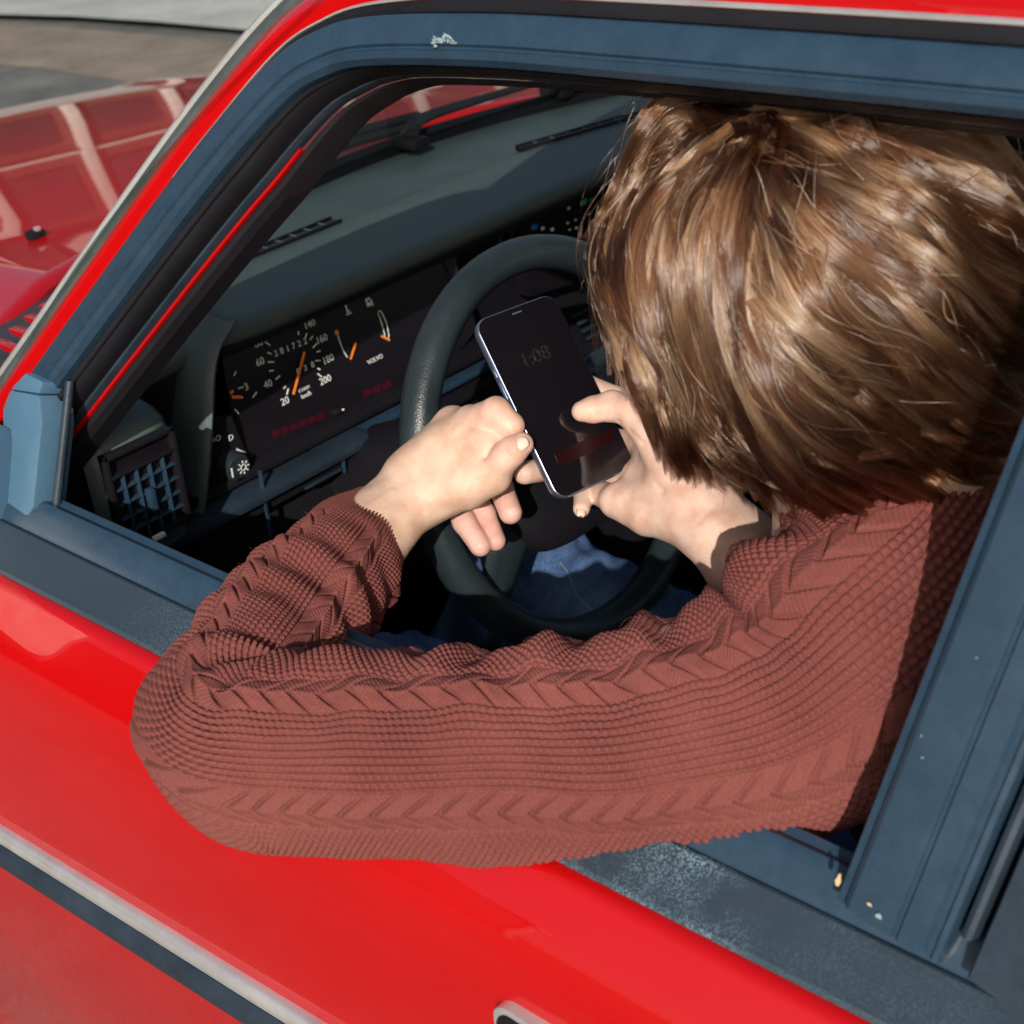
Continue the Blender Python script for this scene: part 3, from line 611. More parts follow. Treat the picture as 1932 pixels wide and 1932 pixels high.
for s, c in ((-.0014, -.0083), (-.0004, -.0077), (0, -.0062), (0, -.0021), (-.0004, -.0006), (-.0014, 0)):
    rows.append([php(a, b, c) for a, b in rrect(.0757+2*s, .1509+2*s, .0115+s)])
child(grid('metal_frame', np.array(rows), metal_b, None, cv=True, caps=True, angle=60), phone)
child(plate('screen', [php(a, b, .0005) for a, b in rrect(.0735, .1487, .0105)], phn, .002, screenm, None, .0003), phone)
child(plate('speaker', [php(a+.0, b+.0700, .0008) for a, b in rounded(-.0045, .0045, -.0006, .0006, .0006, 4)], phn, .0005, grey_rubber, None), phone)
dimtxt = new_mat('dim_screen_text', (.0085, .010, .010), .4)
o_ = text('screen_text', '1:08', php(-.002, .033, .0008), phw, phl, .016, dimtxt, None); child(o_, phone)
reflm = new_mat('painted_red_reflection', (.012, .0012, .0022), .3)  # red reflection of the sweater, painted on the screen as a dim plate
child(plate('screen_reflection', [php(a+.004, b-.046, .0008) for a, b in rounded(-.028, .028, -.0055, .0055, .001, 2)], phn, .0004, reflm, None), phone)
for b_, h_ in ((.033, .007), (.018, .014), (.001, .014)):
    child(box('side_button', php(-.0380, b_, -.0042), (.0012, h_, .0028), metal_b, None, axes=(phw, phl, phn), bevel=.3), phone)
# ================================================================== PERSON
def surface_nets(f_, lo, hi, h):
    lo = np.asarray(lo, np.float32); n = np.ceil((np.asarray(hi)-lo)/h).astype(int)+1
    ax = [lo[i]+h*np.arange(n[i], dtype=np.float32) for i in range(3)]
    # coarse pass first, then evaluate only near the surface
    cn = n//4+2; axc = [lo[i]+4*h*np.arange(cn[i], dtype=np.float32) for i in range(3)]
    X, Y, Z = np.meshgrid(*axc, indexing='ij'); vcs = f_(np.stack([X.ravel(), Y.ravel(), Z.ravel()], 1)).reshape(cn)
    near = np.abs(vcs) < 4*h*2.2
    idx = [np.minimum((np.arange(n[i])+2)//4, cn[i]-1) for i in range(3)]
    val = vcs[np.ix_(*idx)].astype(np.float32); nm_ = near[np.ix_(*idx)]; J = np.argwhere(nm_)
    pv = lo+h*J.astype(np.float32); val[nm_] = f_(pv.astype(np.float32))
    ins = val < 0; cs = np.zeros(n-1, np.int8)
    corner = [(i, j, k) for i in (0, 1) for j in (0, 1) for k in (0, 1)]
    def sl_(a, c): return a[c[0]:n[0]-1+c[0], c[1]:n[1]-1+c[1], c[2]:n[2]-1+c[2]]
    for c in corner: cs += sl_(ins, c).astype(np.int8)
    act = (cs > 0) & (cs < 8); I = np.argwhere(act); vid = -np.ones(n-1, np.int64); vid[act] = np.arange(len(I))
    acc = np.zeros((len(I), 3), np.float64); cnt = np.zeros(len(I))
    vc = {c: val[I[:, 0]+c[0], I[:, 1]+c[1], I[:, 2]+c[2]] for c in corner}
    for c in corner:
        for a in range(3):
            if c[a] == 0:
                d = list(c); d[a] = 1; d = tuple(d); v0, v1 = vc[c], vc[d]; m = (v0 < 0) != (v1 < 0)
                t = np.where(m, v0/np.where(m, v0-v1, 1), 0); p = np.tile(np.array(c, float), (len(I), 1)); p[:, a] += t
                acc[m] += p[m]; cnt[m] += 1
    verts = lo+h*(I+acc/cnt[:, None]); faces = []
    for a in range(3):
        b, c = (a+1) % 3, (a+2) % 3
        s0 = [slice(None)]*3; s1 = [slice(None)]*3; s0[a] = slice(0, -1); s1[a] = slice(1, None)
        e = ins[tuple(s0)] != ins[tuple(s1)]; q = np.argwhere(e)
        q = q[(q[:, b] > 0) & (q[:, c] > 0) & (q[:, b] < n[b]-1) & (q[:, c] < n[c]-1)]
        def vi(db, dc):
            r_ = q.copy(); r_[:, b] -= db; r_[:, c] -= dc; return vid[r_[:, 0], r_[:, 1], r_[:, 2]]
        quad = np.stack([vi(1, 1), vi(0, 1), vi(0, 0), vi(1, 0)], 1)
        fl_ = ~ins[q[:, 0], q[:, 1], q[:, 2]]; quad[fl_] = quad[fl_][:, ::-1]; faces.append(quad)
    return verts, np.concatenate(faces)
def cone(p, a, ra, b, rb):
    a = np.asarray(a, np.float32); b = np.asarray(b, np.float32); d = b-a; t = np.clip(((p-a)@d)/max(1e-9, d@d), 0, 1)
    return np.linalg.norm(p-a-t[:, None]*d, axis=1)-(ra+(rb-ra)*t)
def ellip(p, c, A, r_):
    q = ((p-np.asarray(c, np.float32))@np.asarray(A, np.float32).T)/np.asarray(r_, np.float32); k0 = np.linalg.norm(q, axis=1); k1 = np.linalg.norm(q/np.asarray(r_, np.float32), axis=1)
    return k0*(k0-1)/np.maximum(k1, 1e-6)
def smin(a, b, k): h_ = np.clip(.5+.5*(b-a)/k, 0, 1); return b+(a-b)*h_-k*h_*(1-h_)
def chains(p, groups, k=.006):
    """groups: list of (k_join, [(pt, r), ...] polylines...) -> smooth union"""
    d = None
    for kk_, ch in groups:
        g_ = None
        for (a, ra), (b, rb) in zip(ch[:-1], ch[1:]):
            c = cone(p, a, ra, b, rb); g_ = c if g_ is None else smin(g_, c, .003)
        d = g_ if d is None else smin(d, g_, kk_)
    return d
def mesh_fast(name, v, f_, mat, parent, uv=None, smooth=True, col=None):
    me = bpy.data.meshes.new(name); v = np.asarray(v, np.float32); f_ = np.asarray(f_, np.int32); k = f_.shape[1]
    me.vertices.add(len(v)); me.vertices.foreach_set('co', v.ravel()); me.loops.add(f_.size); me.loops.foreach_set('vertex_index', f_.ravel())
    me.polygons.add(len(f_)); me.polygons.foreach_set('loop_start', np.arange(len(f_), dtype=np.int32)*k)
    if uv is not None: me.uv_layers.new(name='UVMap').data.foreach_set('uv', np.asarray(uv, np.float32)[f_.ravel()].ravel())
    if col is not None:
        ca = me.color_attributes.new('tint', 'FLOAT_COLOR', 'POINT'); ca.data.foreach_set('color', np.c_[col, np.ones(len(col))].astype(np.float32).ravel())
    me.update(calc_edges=True); me.validate()
    if smooth: me.shade_smooth()
    for m_ in (mat if isinstance(mat, list) else [mat]): me.materials.append(m_)
    return link(bpy.data.objects.new(name, me), parent)
# ---------------- skin
skin_m = new_mat('skin', (.70, .46, .33), .48, spec=.35, Subsurface_Weight=.08, Subsurface_Scale=.006)
bsdf(skin_m).inputs['Subsurface Radius'].default_value = (1, .35, .2)
at_ = N(skin_m, 'ShaderNodeVertexColor', layer_name='tint'); tc_ = N(skin_m, 'ShaderNodeTexCoord')
n1_ = N(skin_m, 'ShaderNodeTexNoise', Scale=55, Detail=5); L(skin_m, tc_.outputs['Object'], n1_.inputs['Vector'])
mxs = N(skin_m, 'ShaderNodeMix', data_type='RGBA', blend_type='MULTIPLY'); mxs.inputs[0].default_value = 1
rps = N(skin_m, 'ShaderNodeValToRGB'); L(skin_m, n1_.outputs['Fac'], rps.inputs[0]); rps.color_ramp.elements[0].color = (.78, .66, .62, 1); rps.color_ramp.elements[1].color = (1.0, 1.0, 1.0, 1); rps.color_ramp.elements[0].position = .3; rps.color_ramp.elements[1].position = .65
L(skin_m, at_.outputs[0], mxs.inputs[6]); L(skin_m, rps.outputs[0], mxs.inputs[7]); L(skin_m, mxs.outputs[2], bsdf(skin_m).inputs['Base Color'])
vo_ = N(skin_m, 'ShaderNodeTexVoronoi', Scale=900); L(skin_m, tc_.outputs['Object'], vo_.inputs['Vector']); bp_n = N(skin_m, 'ShaderNodeBump', Strength=.4, Distance=.0005); L(skin_m, vo_.outputs['Distance'], bp_n.inputs['Height']); L(skin_m, bp_n.outputs[0], bsdf(skin_m).inputs['Normal'])
nail_m = new_mat('nail', (.78, .55, .46), .22, spec=.5)
D_ = dep
lh = [  # left hand: (join, [(point, radius)...])
 (.012, [(D_(560, 1130, .97), .034), (D_(655, 1030, 1.02), .029), (D_(742, 950, 1.055), .0235), (D_(790, 905, 1.065), .0210)]),
 (.012, [(D_(600, 1150, .97), .030), (D_(715, 1025, 1.03), .022), (D_(775, 958, 1.050), .0195), (D_(815, 925, 1.055), .0190)]),
 (.014, [(D_(785, 900, 1.065), .020), (D_(890, 800, 1.056), .0150)]),                 # index metacarpal
 (.014, [(D_(780, 900, 1.070), .020), (D_(855, 803, 1.078), .0150)]),                 # middle
 (.014, [(D_(790, 915, 1.075), .020), (D_(838, 830, 1.095), .0145)]),                 # ring
 (.014, [(D_(800, 930, 1.075), .018), (D_(835, 865, 1.105), .0135)]),                 # little
 (.016, [(D_(815, 932, 1.055), .0195), (D_(880, 915, 1.040), .0185), (D_(928, 897, 1.030), .0150)]),   # thumb ball
 (.018, [(D_(850, 870, 1.055), .0200), (D_(905, 850, 1.040), .0150)]),                # web
 (.003, [(D_(888, 802, 1.054), .0140), (D_(936, 777, 1.030), .0112), (D_(964, 803, 1.031), .0098), (D_(962, 826, 1.040), .0090)]),  # index
 (.003, [(D_(928, 897, 1.030), .0140), (D_(952, 863, 1.017), .0112), (D_(966, 851, 1.015), .0108), (D_(984, 838, 1.017), .0090)]),     # thumb
 (.006, [(D_(855, 803, 1.078), .0140), (D_(905, 850, 1.110), .0108), (D_(945, 920, 1.112), .0100), (D_(963, 967, 1.098), .0094)]),   # middle finger
 (.005, [(D_(838, 830, 1.095), .0130), (D_(872, 895, 1.125), .0100), (D_(914, 970, 1.118), .0092), (D_(935, 1020, 1.105), .0082)]),   # ring
 (.004, [(D_(835, 865, 1.105), .0125), (D_(850, 925, 1.118), .0100), (D_(876, 985, 1.108), .0094), (D_(906, 1030, 1.098), .0086)]),   # little
 (.010, [(D_(900, 822, 1.048), .0130), (D_(926, 838, 1.036), .0105)]),
]
rh = [
 (.012, [(D_(1500, 1160, 1.03), .036), (D_(1400, 1060, 1.005), .029), (D_(1345, 1005, 1.005), .0245), (D_(1305, 965, 1.015), .0215)]),
 (.012, [(D_(1490, 1130, 1.05), .033), (D_(1400, 1020, 1.020), .026), (D_(1350, 965, 1.020), .0225), (D_(1315, 930, 1.025), .0210)]),
 (.016, [(D_(1310, 935, 1.020), .0215), (D_(1270, 880, 1.020), .0190), (D_(1232, 822, 1.030), .0145)]),     # thumb ball
 (.005, [(D_(1232, 820, 1.030), .0140), (D_(1185, 775, 1.040), .0112), (D_(1155, 766, 1.048), .0118), (D_(1118, 773, 1.047), .0100), (D_(1098, 776, 1.047), .0080)]),   # thumb
 (.016, [(D_(1300, 975, 1.018), .0205), (D_(1225, 965, 1.035), .0185), (D_(1165, 945, 1.050), .0140)]),     # heel, little side
 (.018, [(D_(1290, 940, 1.030), .020), (D_(1215, 905, 1.062), .0150)]),
 (.018, [(D_(1280, 905, 1.040), .019), (D_(1225, 850, 1.085), .0150)]),
 (.016, [(D_(1265, 860, 1.045), .017), (D_(1225, 805, 1.090), .0140)]),
 (.005, [(D_(1225, 805, 1.090), .0130), (D_(1165, 755, 1.105), .0104), (D_(1100, 725, 1.100), .0092), (D_(1060, 735, 1.090), .0084)]),   # index
 (.005, [(D_(1225, 850, 1.085), .0135), (D_(1150, 830, 1.115), .0104), (D_(1060, 820, 1.100), .0096), (D_(1010, 830, 1.080), .0086)]),   # middle
 (.005, [(D_(1215, 905, 1.062), .0135), (D_(1130, 895, 1.100), .0104), (D_(1045, 882, 1.085), .0096), (D_(990, 892, 1.062), .0090)]),     # ring
 (.004, [(D_(1165, 945, 1.052), .0120), (D_(1118, 925, 1.085), .0090), (D_(1102, 935, 1.076), .0078), (D_(1097, 960, 1.062), .0066)]),   # little
]
def bound(gr, pad=.012):
    pts_ = np.array([q for _, ch in gr for q, _r2 in ch]); rr = max(r2 for _, ch in gr for _q, r2 in ch); return pts_.min(0)-rr-pad+.0, pts_.max(0)+rr+pad
# small creases and knuckle furrows cut into the surface
def crease(p, a, b, r_, dpt): return np.maximum(0, 1-cone(p, a, 0, b, 0)/r_)**2*dpt
def f_lh(p):
    d = chains(p, lh)
    for a, b, r_, dp_ in ((D_(944, 795, 1.014), D_(916, 864, 1.020), .005, .0026), (D_(958, 838, 1.003), D_(972, 850, 1.002), .0026, .0016), (D_(950, 845, 1.005), D_(962, 862, 1.004), .0026, .0014),
                       (D_(845, 905, 1.030), D_(830, 880, 1.036), .006, .0018), (D_(800, 965, 1.028), D_(815, 950, 1.026), .005, .0018), (D_(926, 770, 1.016), D_(940, 788, 1.014), .003, .0016)):
        d = d+crease(p, a, b, r_, dp_)
    for a, b in (((790, 880, 1.042), (880, 800, 1.039)), ((775, 885, 1.047), (845, 805, 1.06)), ((650, 985, 1.0), (740, 930, 1.03))):   # tendons
        d = d-crease(p, D_(*a), D_(*b), .006, .0021)
    for q_, r_ in (((892, 792, 1.040), .010), ((852, 796, 1.064), .010), ((936, 766, 1.020), .008)):
        d = d-crease(p, D_(*q_), D_(q_[0]+2, q_[1], q_[2]), r_, .0020)
    return d
def f_rh(p):
    d = chains(p, rh)
    for a, b, r_, dp_ in ((D_(1165, 797, 1.036), D_(1180, 788, 1.033), .003, .0018), (D_(1190, 868, 1.015), D_(1235, 915, 1.008), .005, .0024), (D_(1235, 915, 1.008), D_(1290, 950, 1.0), .005, .0020),
                       (D_(1115, 925, 1.045), D_(1145, 945, 1.036), .0035, .0016), (D_(1130, 920, 1.04), D_(1150, 930, 1.034), .003, .0012), (D_(1188, 812, 1.028), D_(1215, 835, 1.018), .004, .0014), (D_(1320, 985, .985), D_(1345, 955, .985), .005, .0012)):
        d = d+crease(p, a, b, r_, dp_)
    return d
HD = dep(1565, 575, .80)                                  # middle of the head
fd = unit(V(.15, .80, -.58)); hu = unit(V(0, 0, 1)-fd*fd[2]); hs = np.cross(fd, hu); HA = np.array([fd, hu, hs])
def hp3(a, b, c): return HD+fd*a+hu*b+hs*c
neck0 = dep(1690, 1055, .87)
SHL, SHR = dep(1690, 1215, .80), V(.53, .10, .985)
ELR = V(.47, .22, .80)
def f_body(p):
    d = ellip(p, hp3(-.018, .020, 0), HA, (.090, .088, .074))
    d = smin(d, ellip(p, hp3(.030, -.030, 0), HA, (.060, .080, .058)), .02)
    d = smin(d, cone(p, hp3(.055, -.085, 0), .022, hp3(.045, -.075, .03), .018), .02); d = smin(d, cone(p, hp3(.055, -.085, 0), .022, hp3(.045, -.075, -.03), .018), .02)   # chin, jaw
    d = smin(d, cone(p, hp3(.086, -.008, 0), .007, hp3(.104, -.040, 0), .010), .008); 
    for s in (-1, 1):
        d = smin(d, cone(p, hp3(.098, -.044, s*.009), .006, hp3(.092, -.044, s*.013), .005), .005)                     # nostrils
        d = np.maximum(d, -(np.linalg.norm(p-hp3(.093, -.005, s*.031).astype(np.float32), axis=1)-.013)) if False else d+crease(p, hp3(.088, -.006, s*.024), hp3(.084, -.006, s*.040), .014, .006)
        d = smin(d, ellip(p, hp3(.076, -.007, s*.031), HA, (.012, .012, .012)), .003)                                    # eyes
        d = smin(d, ellip(p, hp3(-.005, -.012, s*.075), HA, (.020, .032, .010)), .006)                                  # ears
    d = smin(d, cone(p, hp3(.086, -.066, .018), .005, hp3(.090, -.066, 0), .007), .004); d = smin(d, cone(p, hp3(.086, -.066, -.018), .005, hp3(.090, -.066, 0), .007), .004)   # lips
    d = d+crease(p, hp3(.098, -.067, -.02), hp3(.098, -.067, .02), .003, .002)
    d = smin(d, cone(p, hp3(-.035, -.05, 0), .056, neck0, .058), .03)
    ch = [(neck0, .07), ((SHL+SHR)/2-V(0, .01, .10), .125), (V(.42, .02, .70), .125), (V(.43, .0, .56), .13)]
    for (a, ra), (b, rb) in zip(ch[:-1], ch[1:]): d = smin(d, cone(p, a, ra, b, rb), .05)
    for a, ra, b, rb in ((neck0-V(0, 0, .03), .05, SHL, .05), (neck0-V(0, 0, .03), .05, SHR, .055), (SHL, .05, dep(1000, 1410, .80), .044), (dep(1000, 1410, .80), .044, dep(430, 1385, .845), .036), (dep(430, 1385, .845), .036, D_(570, 1140, .965), .034), (SHR, .055, ELR, .042), (ELR, .042, D_(1490, 1145, 1.04), .035)):
        d = smin(d, cone(p, a, ra, b, rb), .03)
    return d
person = empty('person', (.44, .05, .48)); tag(person, 'person in knitted rust-brown sweater looking down at phone, elbow out of car window', 'person')
parts_v, parts_f, parts_c = [], [], []; off_ = 0
lo_, hi_ = bound(lh); lo2, hi2 = bound(rh)
for f_, lo, hi, h_ in ((f_lh, lo_, hi_, .0013), (f_rh, lo2, hi2, .0013), (f_body, (-.16, -.22, .40), (.66, .60, 1.34), .005)):
    v_, q_ = surface_nets(f_, lo, hi, h_)
    base = np.tile(np.array([.66, .465, .350]), (len(v_), 1))
    if f_ is f_lh:
        for ci in (8, 9, 10, 11, 12):
            ch = lh[ci]
            t_ = np.clip(1-np.minimum.reduce([cone(v_.astype(np.float32), a[0], a[1], b[0], b[1]) for a, b in zip(ch[1][1:-1], ch[1][2:])])/.006, 0, 1)*(.55 if ci < 10 else 1.0)
            base = base*(1-t_[:, None])+np.array([.72, .43, .365])*t_[:, None]
    if f_ is f_rh: base = np.tile(np.array([.70, .485, .385]), (len(v_), 1))
    if f_ is f_lh:
        for kq in ((892, 790, 1.038), (936, 764, 1.018), (966, 850, 1.004), (852, 795, 1.062)):
            t_ = np.exp(-(np.linalg.norm(v_-D_(*kq), axis=1)/.008)**2)[:, None]*.6; base = base*(1-t_)+np.array([.60, .345, .26])*t_
    parts_v.append(v_); parts_f.append(q_+off_); parts_c.append(base); off_ += len(v_)
body = mesh_fast('body', np.concatenate(parts_v), np.concatenate(parts_f), [skin_m, nail_m], person, col=np.concatenate(parts_c))
def chp(o): o.parent = person; o.matrix_parent_inverse = Matrix.Translation(-Vector(person.location)); return o
chp(body)
# nails, slightly domed, set on the fingertips
def nail(c, along, nrm, ln, wd):
    along = unit(along); nrm = unit(np.asarray(nrm)-along*np.dot(nrm, along)); sd = np.cross(along, nrm); P_ = []
    for u_ in np.linspace(-1, 1, 7):
        P_.append([c+along*ln*u_*(1 if True else 0)+sd*wd*v__*math.sqrt(max(.05, 1-.75*max(0, abs(u_)-.3)**2*2))+nrm*(-.0022*v__**2-.0008*u_**2) for v__ in np.linspace(-1, 1, 9)])
    o = grid('nail', np.array(P_), nail_m, None, angle=180); so_ = o.modifiers.new('thickness', 'SOLIDIFY'); so_.thickness = .0006; so_.offset = 0; return chp(o)
ta = D_(984, 838, 1.017)-D_(966, 851, 1.015); nail(D_(983, 835, 1.0058), ta, -ray(981, 836)+cu*.35-cr*.1, .0058, .0050)
nail(D_(1097, 963, 1.0540), D_(1097, 972, 1.062)-D_(1100, 945, 1.072), -ray(1097, 963)-cu*.3, .0044, .0036)
# ---------------- sweater
knit = new_mat('rust_knit', (.24, .065, .050), .92, spec=.15, Sheen_Weight=.04, Sheen_Roughness=.5)
bsdf(knit).inputs['Sheen Tint'].default_value = (.9, .55, .48, 1)
tc_ = N(knit, 'ShaderNodeTexCoord'); n_ = N(knit, 'ShaderNodeTexNoise', Scale=9, Detail=4); n2_ = N(knit, 'ShaderNodeTexNoise', Scale=900, Detail=3); L(knit, tc_.outputs['Object'], n_.inputs['Vector']); L(knit, tc_.outputs['Object'], n2_.inputs['Vector'])
rk = N(knit, 'ShaderNodeValToRGB'); rk.color_ramp.elements[0].position = .25; rk.color_ramp.elements[1].position = .75; rk.color_ramp.elements[0].color = (.112, .030, .027, 1); rk.color_ramp.elements[1].color = (.228, .072, .061, 1)
ad_ = N(knit, 'ShaderNodeMath', operation='MULTIPLY_ADD'); ad_.inputs[1].default_value = .6; L(knit, n2_.outputs['Fac'], ad_.inputs[0]); sc_ = N(knit, 'ShaderNodeMath', operation='MULTIPLY'); sc_.inputs[1].default_value = .4; L(knit, n_.outputs['Fac'], sc_.inputs[0]); L(knit, sc_.outputs[0], ad_.inputs[2])
L(knit, ad_.outputs[0], rk.inputs[0]); L(knit, rk.outputs[0], bsdf(knit).inputs['Base Color'])
bk_ = N(knit, 'ShaderNodeBump', Strength=.5, Distance=.0006); L(knit, n2_.outputs['Fac'], bk_.inputs['Height']); L(knit, bk_.outputs[0], bsdf(knit).inputs['Normal'])
def sstep(a, b, x): t = np.clip((x-a)/(b-a), 0, 1); return t*t*(3-2*t)
PITCH = .0043
def knit_h(u, v, cuff=.055):
    """height of the knit at u (along the sleeve) and v (round it), metres"""
    v = v+.0010*np.sin(u*33)+.0006*np.sin(u*71+1); u = u+.0012*np.sin(v*40)+.0008*np.sin(v*95+u*20); per = .070; vv = np.mod(v, per)
    # waffle rows: stitches stand proud of deep gaps
    row = np.floor(v/PITCH); ph_ = np.mod(row, 2)*np.pi*.5; ridge = sstep(.02, .82, np.abs(np.sin(np.pi*v/PITCH))); st_ = sstep(.0, .85, np.abs(np.sin(np.pi*u/.0041+ph_)))
    waf = (.0032+.0006*np.sin(u*61+v*47)+.0004*np.sin(u*190-v*130))*ridge*(.38+.62*st_)-.0013
    # leaf cable: stems that fan out from a centre line
    wl_ = .027; vc = vv-wl_/2; s_ = np.abs(vc); fan = u/.0165-s_/.0135+.12*np.sin(u*40)
    lf = sstep(.0, .55, np.abs(np.sin(np.pi*fan))); fine = np.abs(np.sin(np.pi*(u+.7*s_)/.0026)); stem = np.exp(-(s_/.0018)**2)
    cab = .0040*lf*np.cos(np.pi*np.clip(s_/wl_, 0, .5))+.0010*fine+.0012*stem-.0016
    m_ = sstep(wl_/2, wl_/2-.0025, s_); h_ = waf*(1-m_)+cab*m_
    # ribbed cuff
    rib = .0018*sstep(0, .8, np.abs(np.sin(np.pi*v/.0046)))+.00025*np.sin(2*np.pi*u/.0024)
    rib = rib*sstep(0, .018, u); c_ = sstep(cuff+.006, cuff-.006, u); return h_*(1-c_)+rib*c_
def sleeve(name, ctrl, nu, nv, ref, folds, cuff=.055, flatten=None, v0=0):
    """ctrl rows: x y z radius ; returns displaced tube"""
    q = smooth_path(np.asarray(ctrl, float), nu); path_, rad = q[:, :3], q[:, 3]
    k_ = np.ones(15)/15
    for _ in range(2):
        path_ = np.stack([np.convolve(np.pad(path_[:, j], 7, mode='reflect', reflect_type='odd'), k_, 'valid') for j in range(3)], 1)
    tn = np.gradient(path_, axis=0); tn /= np.linalg.norm(tn, axis=1)[:, None]
    u_ = np.r_[0, np.cumsum(np.linalg.norm(np.diff(path_, axis=0), axis=1))]
    a = np.asarray(ref, float); A = np.zeros_like(path_)
    for i in range(nu): a = a-tn[i]*np.dot(a, tn[i]); a /= np.linalg.norm(a); A[i] = a
    B = np.cross(tn, A); th = np.linspace(0, 2*np.pi, nv, endpoint=False)
    U, TH = np.meshgrid(u_, th, indexing='ij'); rmean = float(np.mean(rad)); Vv = TH*rmean+v0
    n_dir = A[:, None, :]*np.cos(th)[None, :, None]+B[:, None, :]*np.sin(th)[None, :, None]
    R = rad[:, None]*np.ones_like(TH); R = R+folds(U, TH, n_dir)+knit_h(U, Vv, cuff)
    P_ = path_[:, None, :]+n_dir*R[..., None]
    # rolled cuff edge
    first = path_[0][None]+n_dir[0]*(rad[0]-.004)+tn[0]*.004
    P_ = np.concatenate([first[None], P_], 0)
    F_ = []
    I_, J_ = np.meshgrid(np.arange(nu), np.arange(nv), indexing='ij'); J2 = (J_+1) % nv
    F_ = np.stack([I_*nv+J_, (I_+1)*nv+J_, (I_+1)*nv+J2, I_*nv+J2], -1).reshape(-1, 4)
    return P_.reshape(-1, 3), F_
def c4(px, py, d, r_): p = dep(px, py, d); return [*p, r_]
LSL = [c4(712, 975, 1.058, .0300), c4(690, 1000, 1.045, .0330), c4(655, 1045, 1.022, .0390), c4(605, 1110, .985, .0460), c4(545, 1195, .940, .0520), c4(478, 1290, .892, .0550), c4(432, 1365, .855, .0550), c4(470, 1415, .832, .0550), c4(560, 1422, .822, .0580), c4(700, 1425, .812, .0590), c4(900, 1425, .802, .0610), c4(1100, 1420, .795, .0650), c4(1300, 1395, .792, .0695), c4(1480, 1335, .792, .0760), c4(1620, 1215, .796, .0830), c4(1710, 1120, .815, .0800), c4(1740, 1050, .86, .072), [*(dep(1760, 1030, .92)), .06]]
def lfold(U, TH, nd):
    # direction of each vertex seen from above/inner side
    inner = np.clip((nd @ unit(V(.35, .25, .9))), 0, 1); front = np.clip(nd @ unit(V(.8, .5, .1)), 0, 1); low = np.clip(nd @ V(0, 0, -1.), 0, 1)
    elb = np.exp(-((U-.275)/.06)**2); upp = sstep(.30, .40, U)*sstep(.72, .62, U); sh_ = np.exp(-((U-.70)/.06)**2)
    f_ = .0040*elb*np.sin(2*np.pi*U/.030+1.2*np.sin(2*TH))*np.maximum(inner, front)
    f_ += .0035*upp*inner*np.sin(2*np.pi*(U+.010*np.sin(4*TH))/.058+.6)+.0022*upp*inner*np.sin(2*np.pi*U/.031+2*TH)
    f_ += .0030*np.exp(-((U-.14)/.07)**2)*np.sin(2*np.pi*U/.040+2.2*TH)
    f_ += .0095*sh_*np.sin(2*np.pi*(U+.02*np.cos(TH*2))/.062+TH)*np.clip(front+.35*inner, 0, 1)
    f_ -= .004*upp*low
    f_ += .0030*np.sin(U*37+1.3*TH)*np.sin(2*TH+U*11)+.0020*np.sin(U*71-2*TH+1.1)*np.sin(3*TH+U*23)
    return f_
v1_, q1_ = sleeve('s', LSL, 1400, 760, ray(500, 1300), lfold, v0=.040)
RSL = [c4(1432, 1065, 1.015, .036), c4(1455, 1092, 1.02, .040), c4(1495, 1140, 1.03, .048), [*ELR, .056], [*(ELR*.5+SHR*.5), .068], [*SHR, .085], [*(SHR*.45+neck0*.55-V(0, 0, .04)), .075]]
def rfold(U, TH, nd): return .003*np.sin(2*np.pi*U/.05+2*TH)+.002*np.sin(2*np.pi*U/.03)
v2_, q2_ = sleeve('s', RSL, 420, 300, V(0, -1, .3), rfold)
# trunk of the sweater: coarse surface round the body, knit in courses
def f_trunk(p):
    mid = (SHL+SHR)/2; d = None
    for a, ra, b, rb in ((neck0-V(0, 0, .045), .072, mid-V(0, .005, .10), .138), (mid-V(0, .005, .10), .138, V(.42, .02, .70), .140), (V(.42, .02, .70), .140, V(.43, .0, .56), .148), (mid-V(.12, 0, .06), .09, mid+V(.10, 0, -.06), .10), (neck0-V(0, 0, .04), .06, SHL-V(0, 0, .0), .070), (neck0-V(0, 0, .05), .06, SHR, .072)):
        c_ = cone(p, a, ra, b, rb); d = c_ if d is None else smin(d, c_, .04)
    d = np.maximum(d, .54-p[:, 2])
    ang = np.arctan2(p[:, 1]-.02, p[:, 0]-.40)*.14
    return d-.0012*np.abs(np.sin(np.pi*ang/.006))*(.5+.5*np.sin(2*np.pi*p[:, 2]/.006))
v3_, q3_ = surface_nets(f_trunk, (.02, -.20, .50), (.68, .30, 1.10), .0042)
# rolled collar round the neck
nk = unit(hp3(-.035, -.05, 0)-neck0); cc_ = neck0+nk*.005; a_ = unit(np.cross(nk, (0, 1, 0))); b_ = np.cross(nk, a_)
TH, PHI = np.meshgrid(np.linspace(0, 2*np.pi, 400, endpoint=False), np.linspace(0, 2*np.pi, 24, endpoint=False), indexing='ij')
rr_ = .0135+.0010*np.abs(np.sin(TH*50)); ring = (a_[None, None]*np.cos(TH)[..., None]+b_[None, None]*np.sin(TH)[..., None])
v4_ = (cc_+ring*(.066+rr_*np.cos(PHI)*.75)[..., None]+nk*(rr_*1.5*np.sin(PHI))[..., None]).reshape(-1, 3)
I_, J_ = np.meshgrid(np.arange(400), np.arange(24), indexing='ij'); q4_ = np.stack([I_*24+J_, ((I_+1) % 400)*24+J_, ((I_+1) % 400)*24+(J_+1) % 24, I_*24+(J_+1) % 24], -1).reshape(-1, 4)
vv_, qq_, o_ = [], [], 0
for a, b in ((v1_, q1_), (v2_, q2_), (v3_, q3_), (v4_, q4_)): vv_.append(a); qq_.append(b+o_); o_ += len(a)
swt = chp(mesh_fast('sweater', np.concatenate(vv_), np.concatenate(qq_), knit, person)); swt['label'] = 'rust-brown chunky knit sweater'
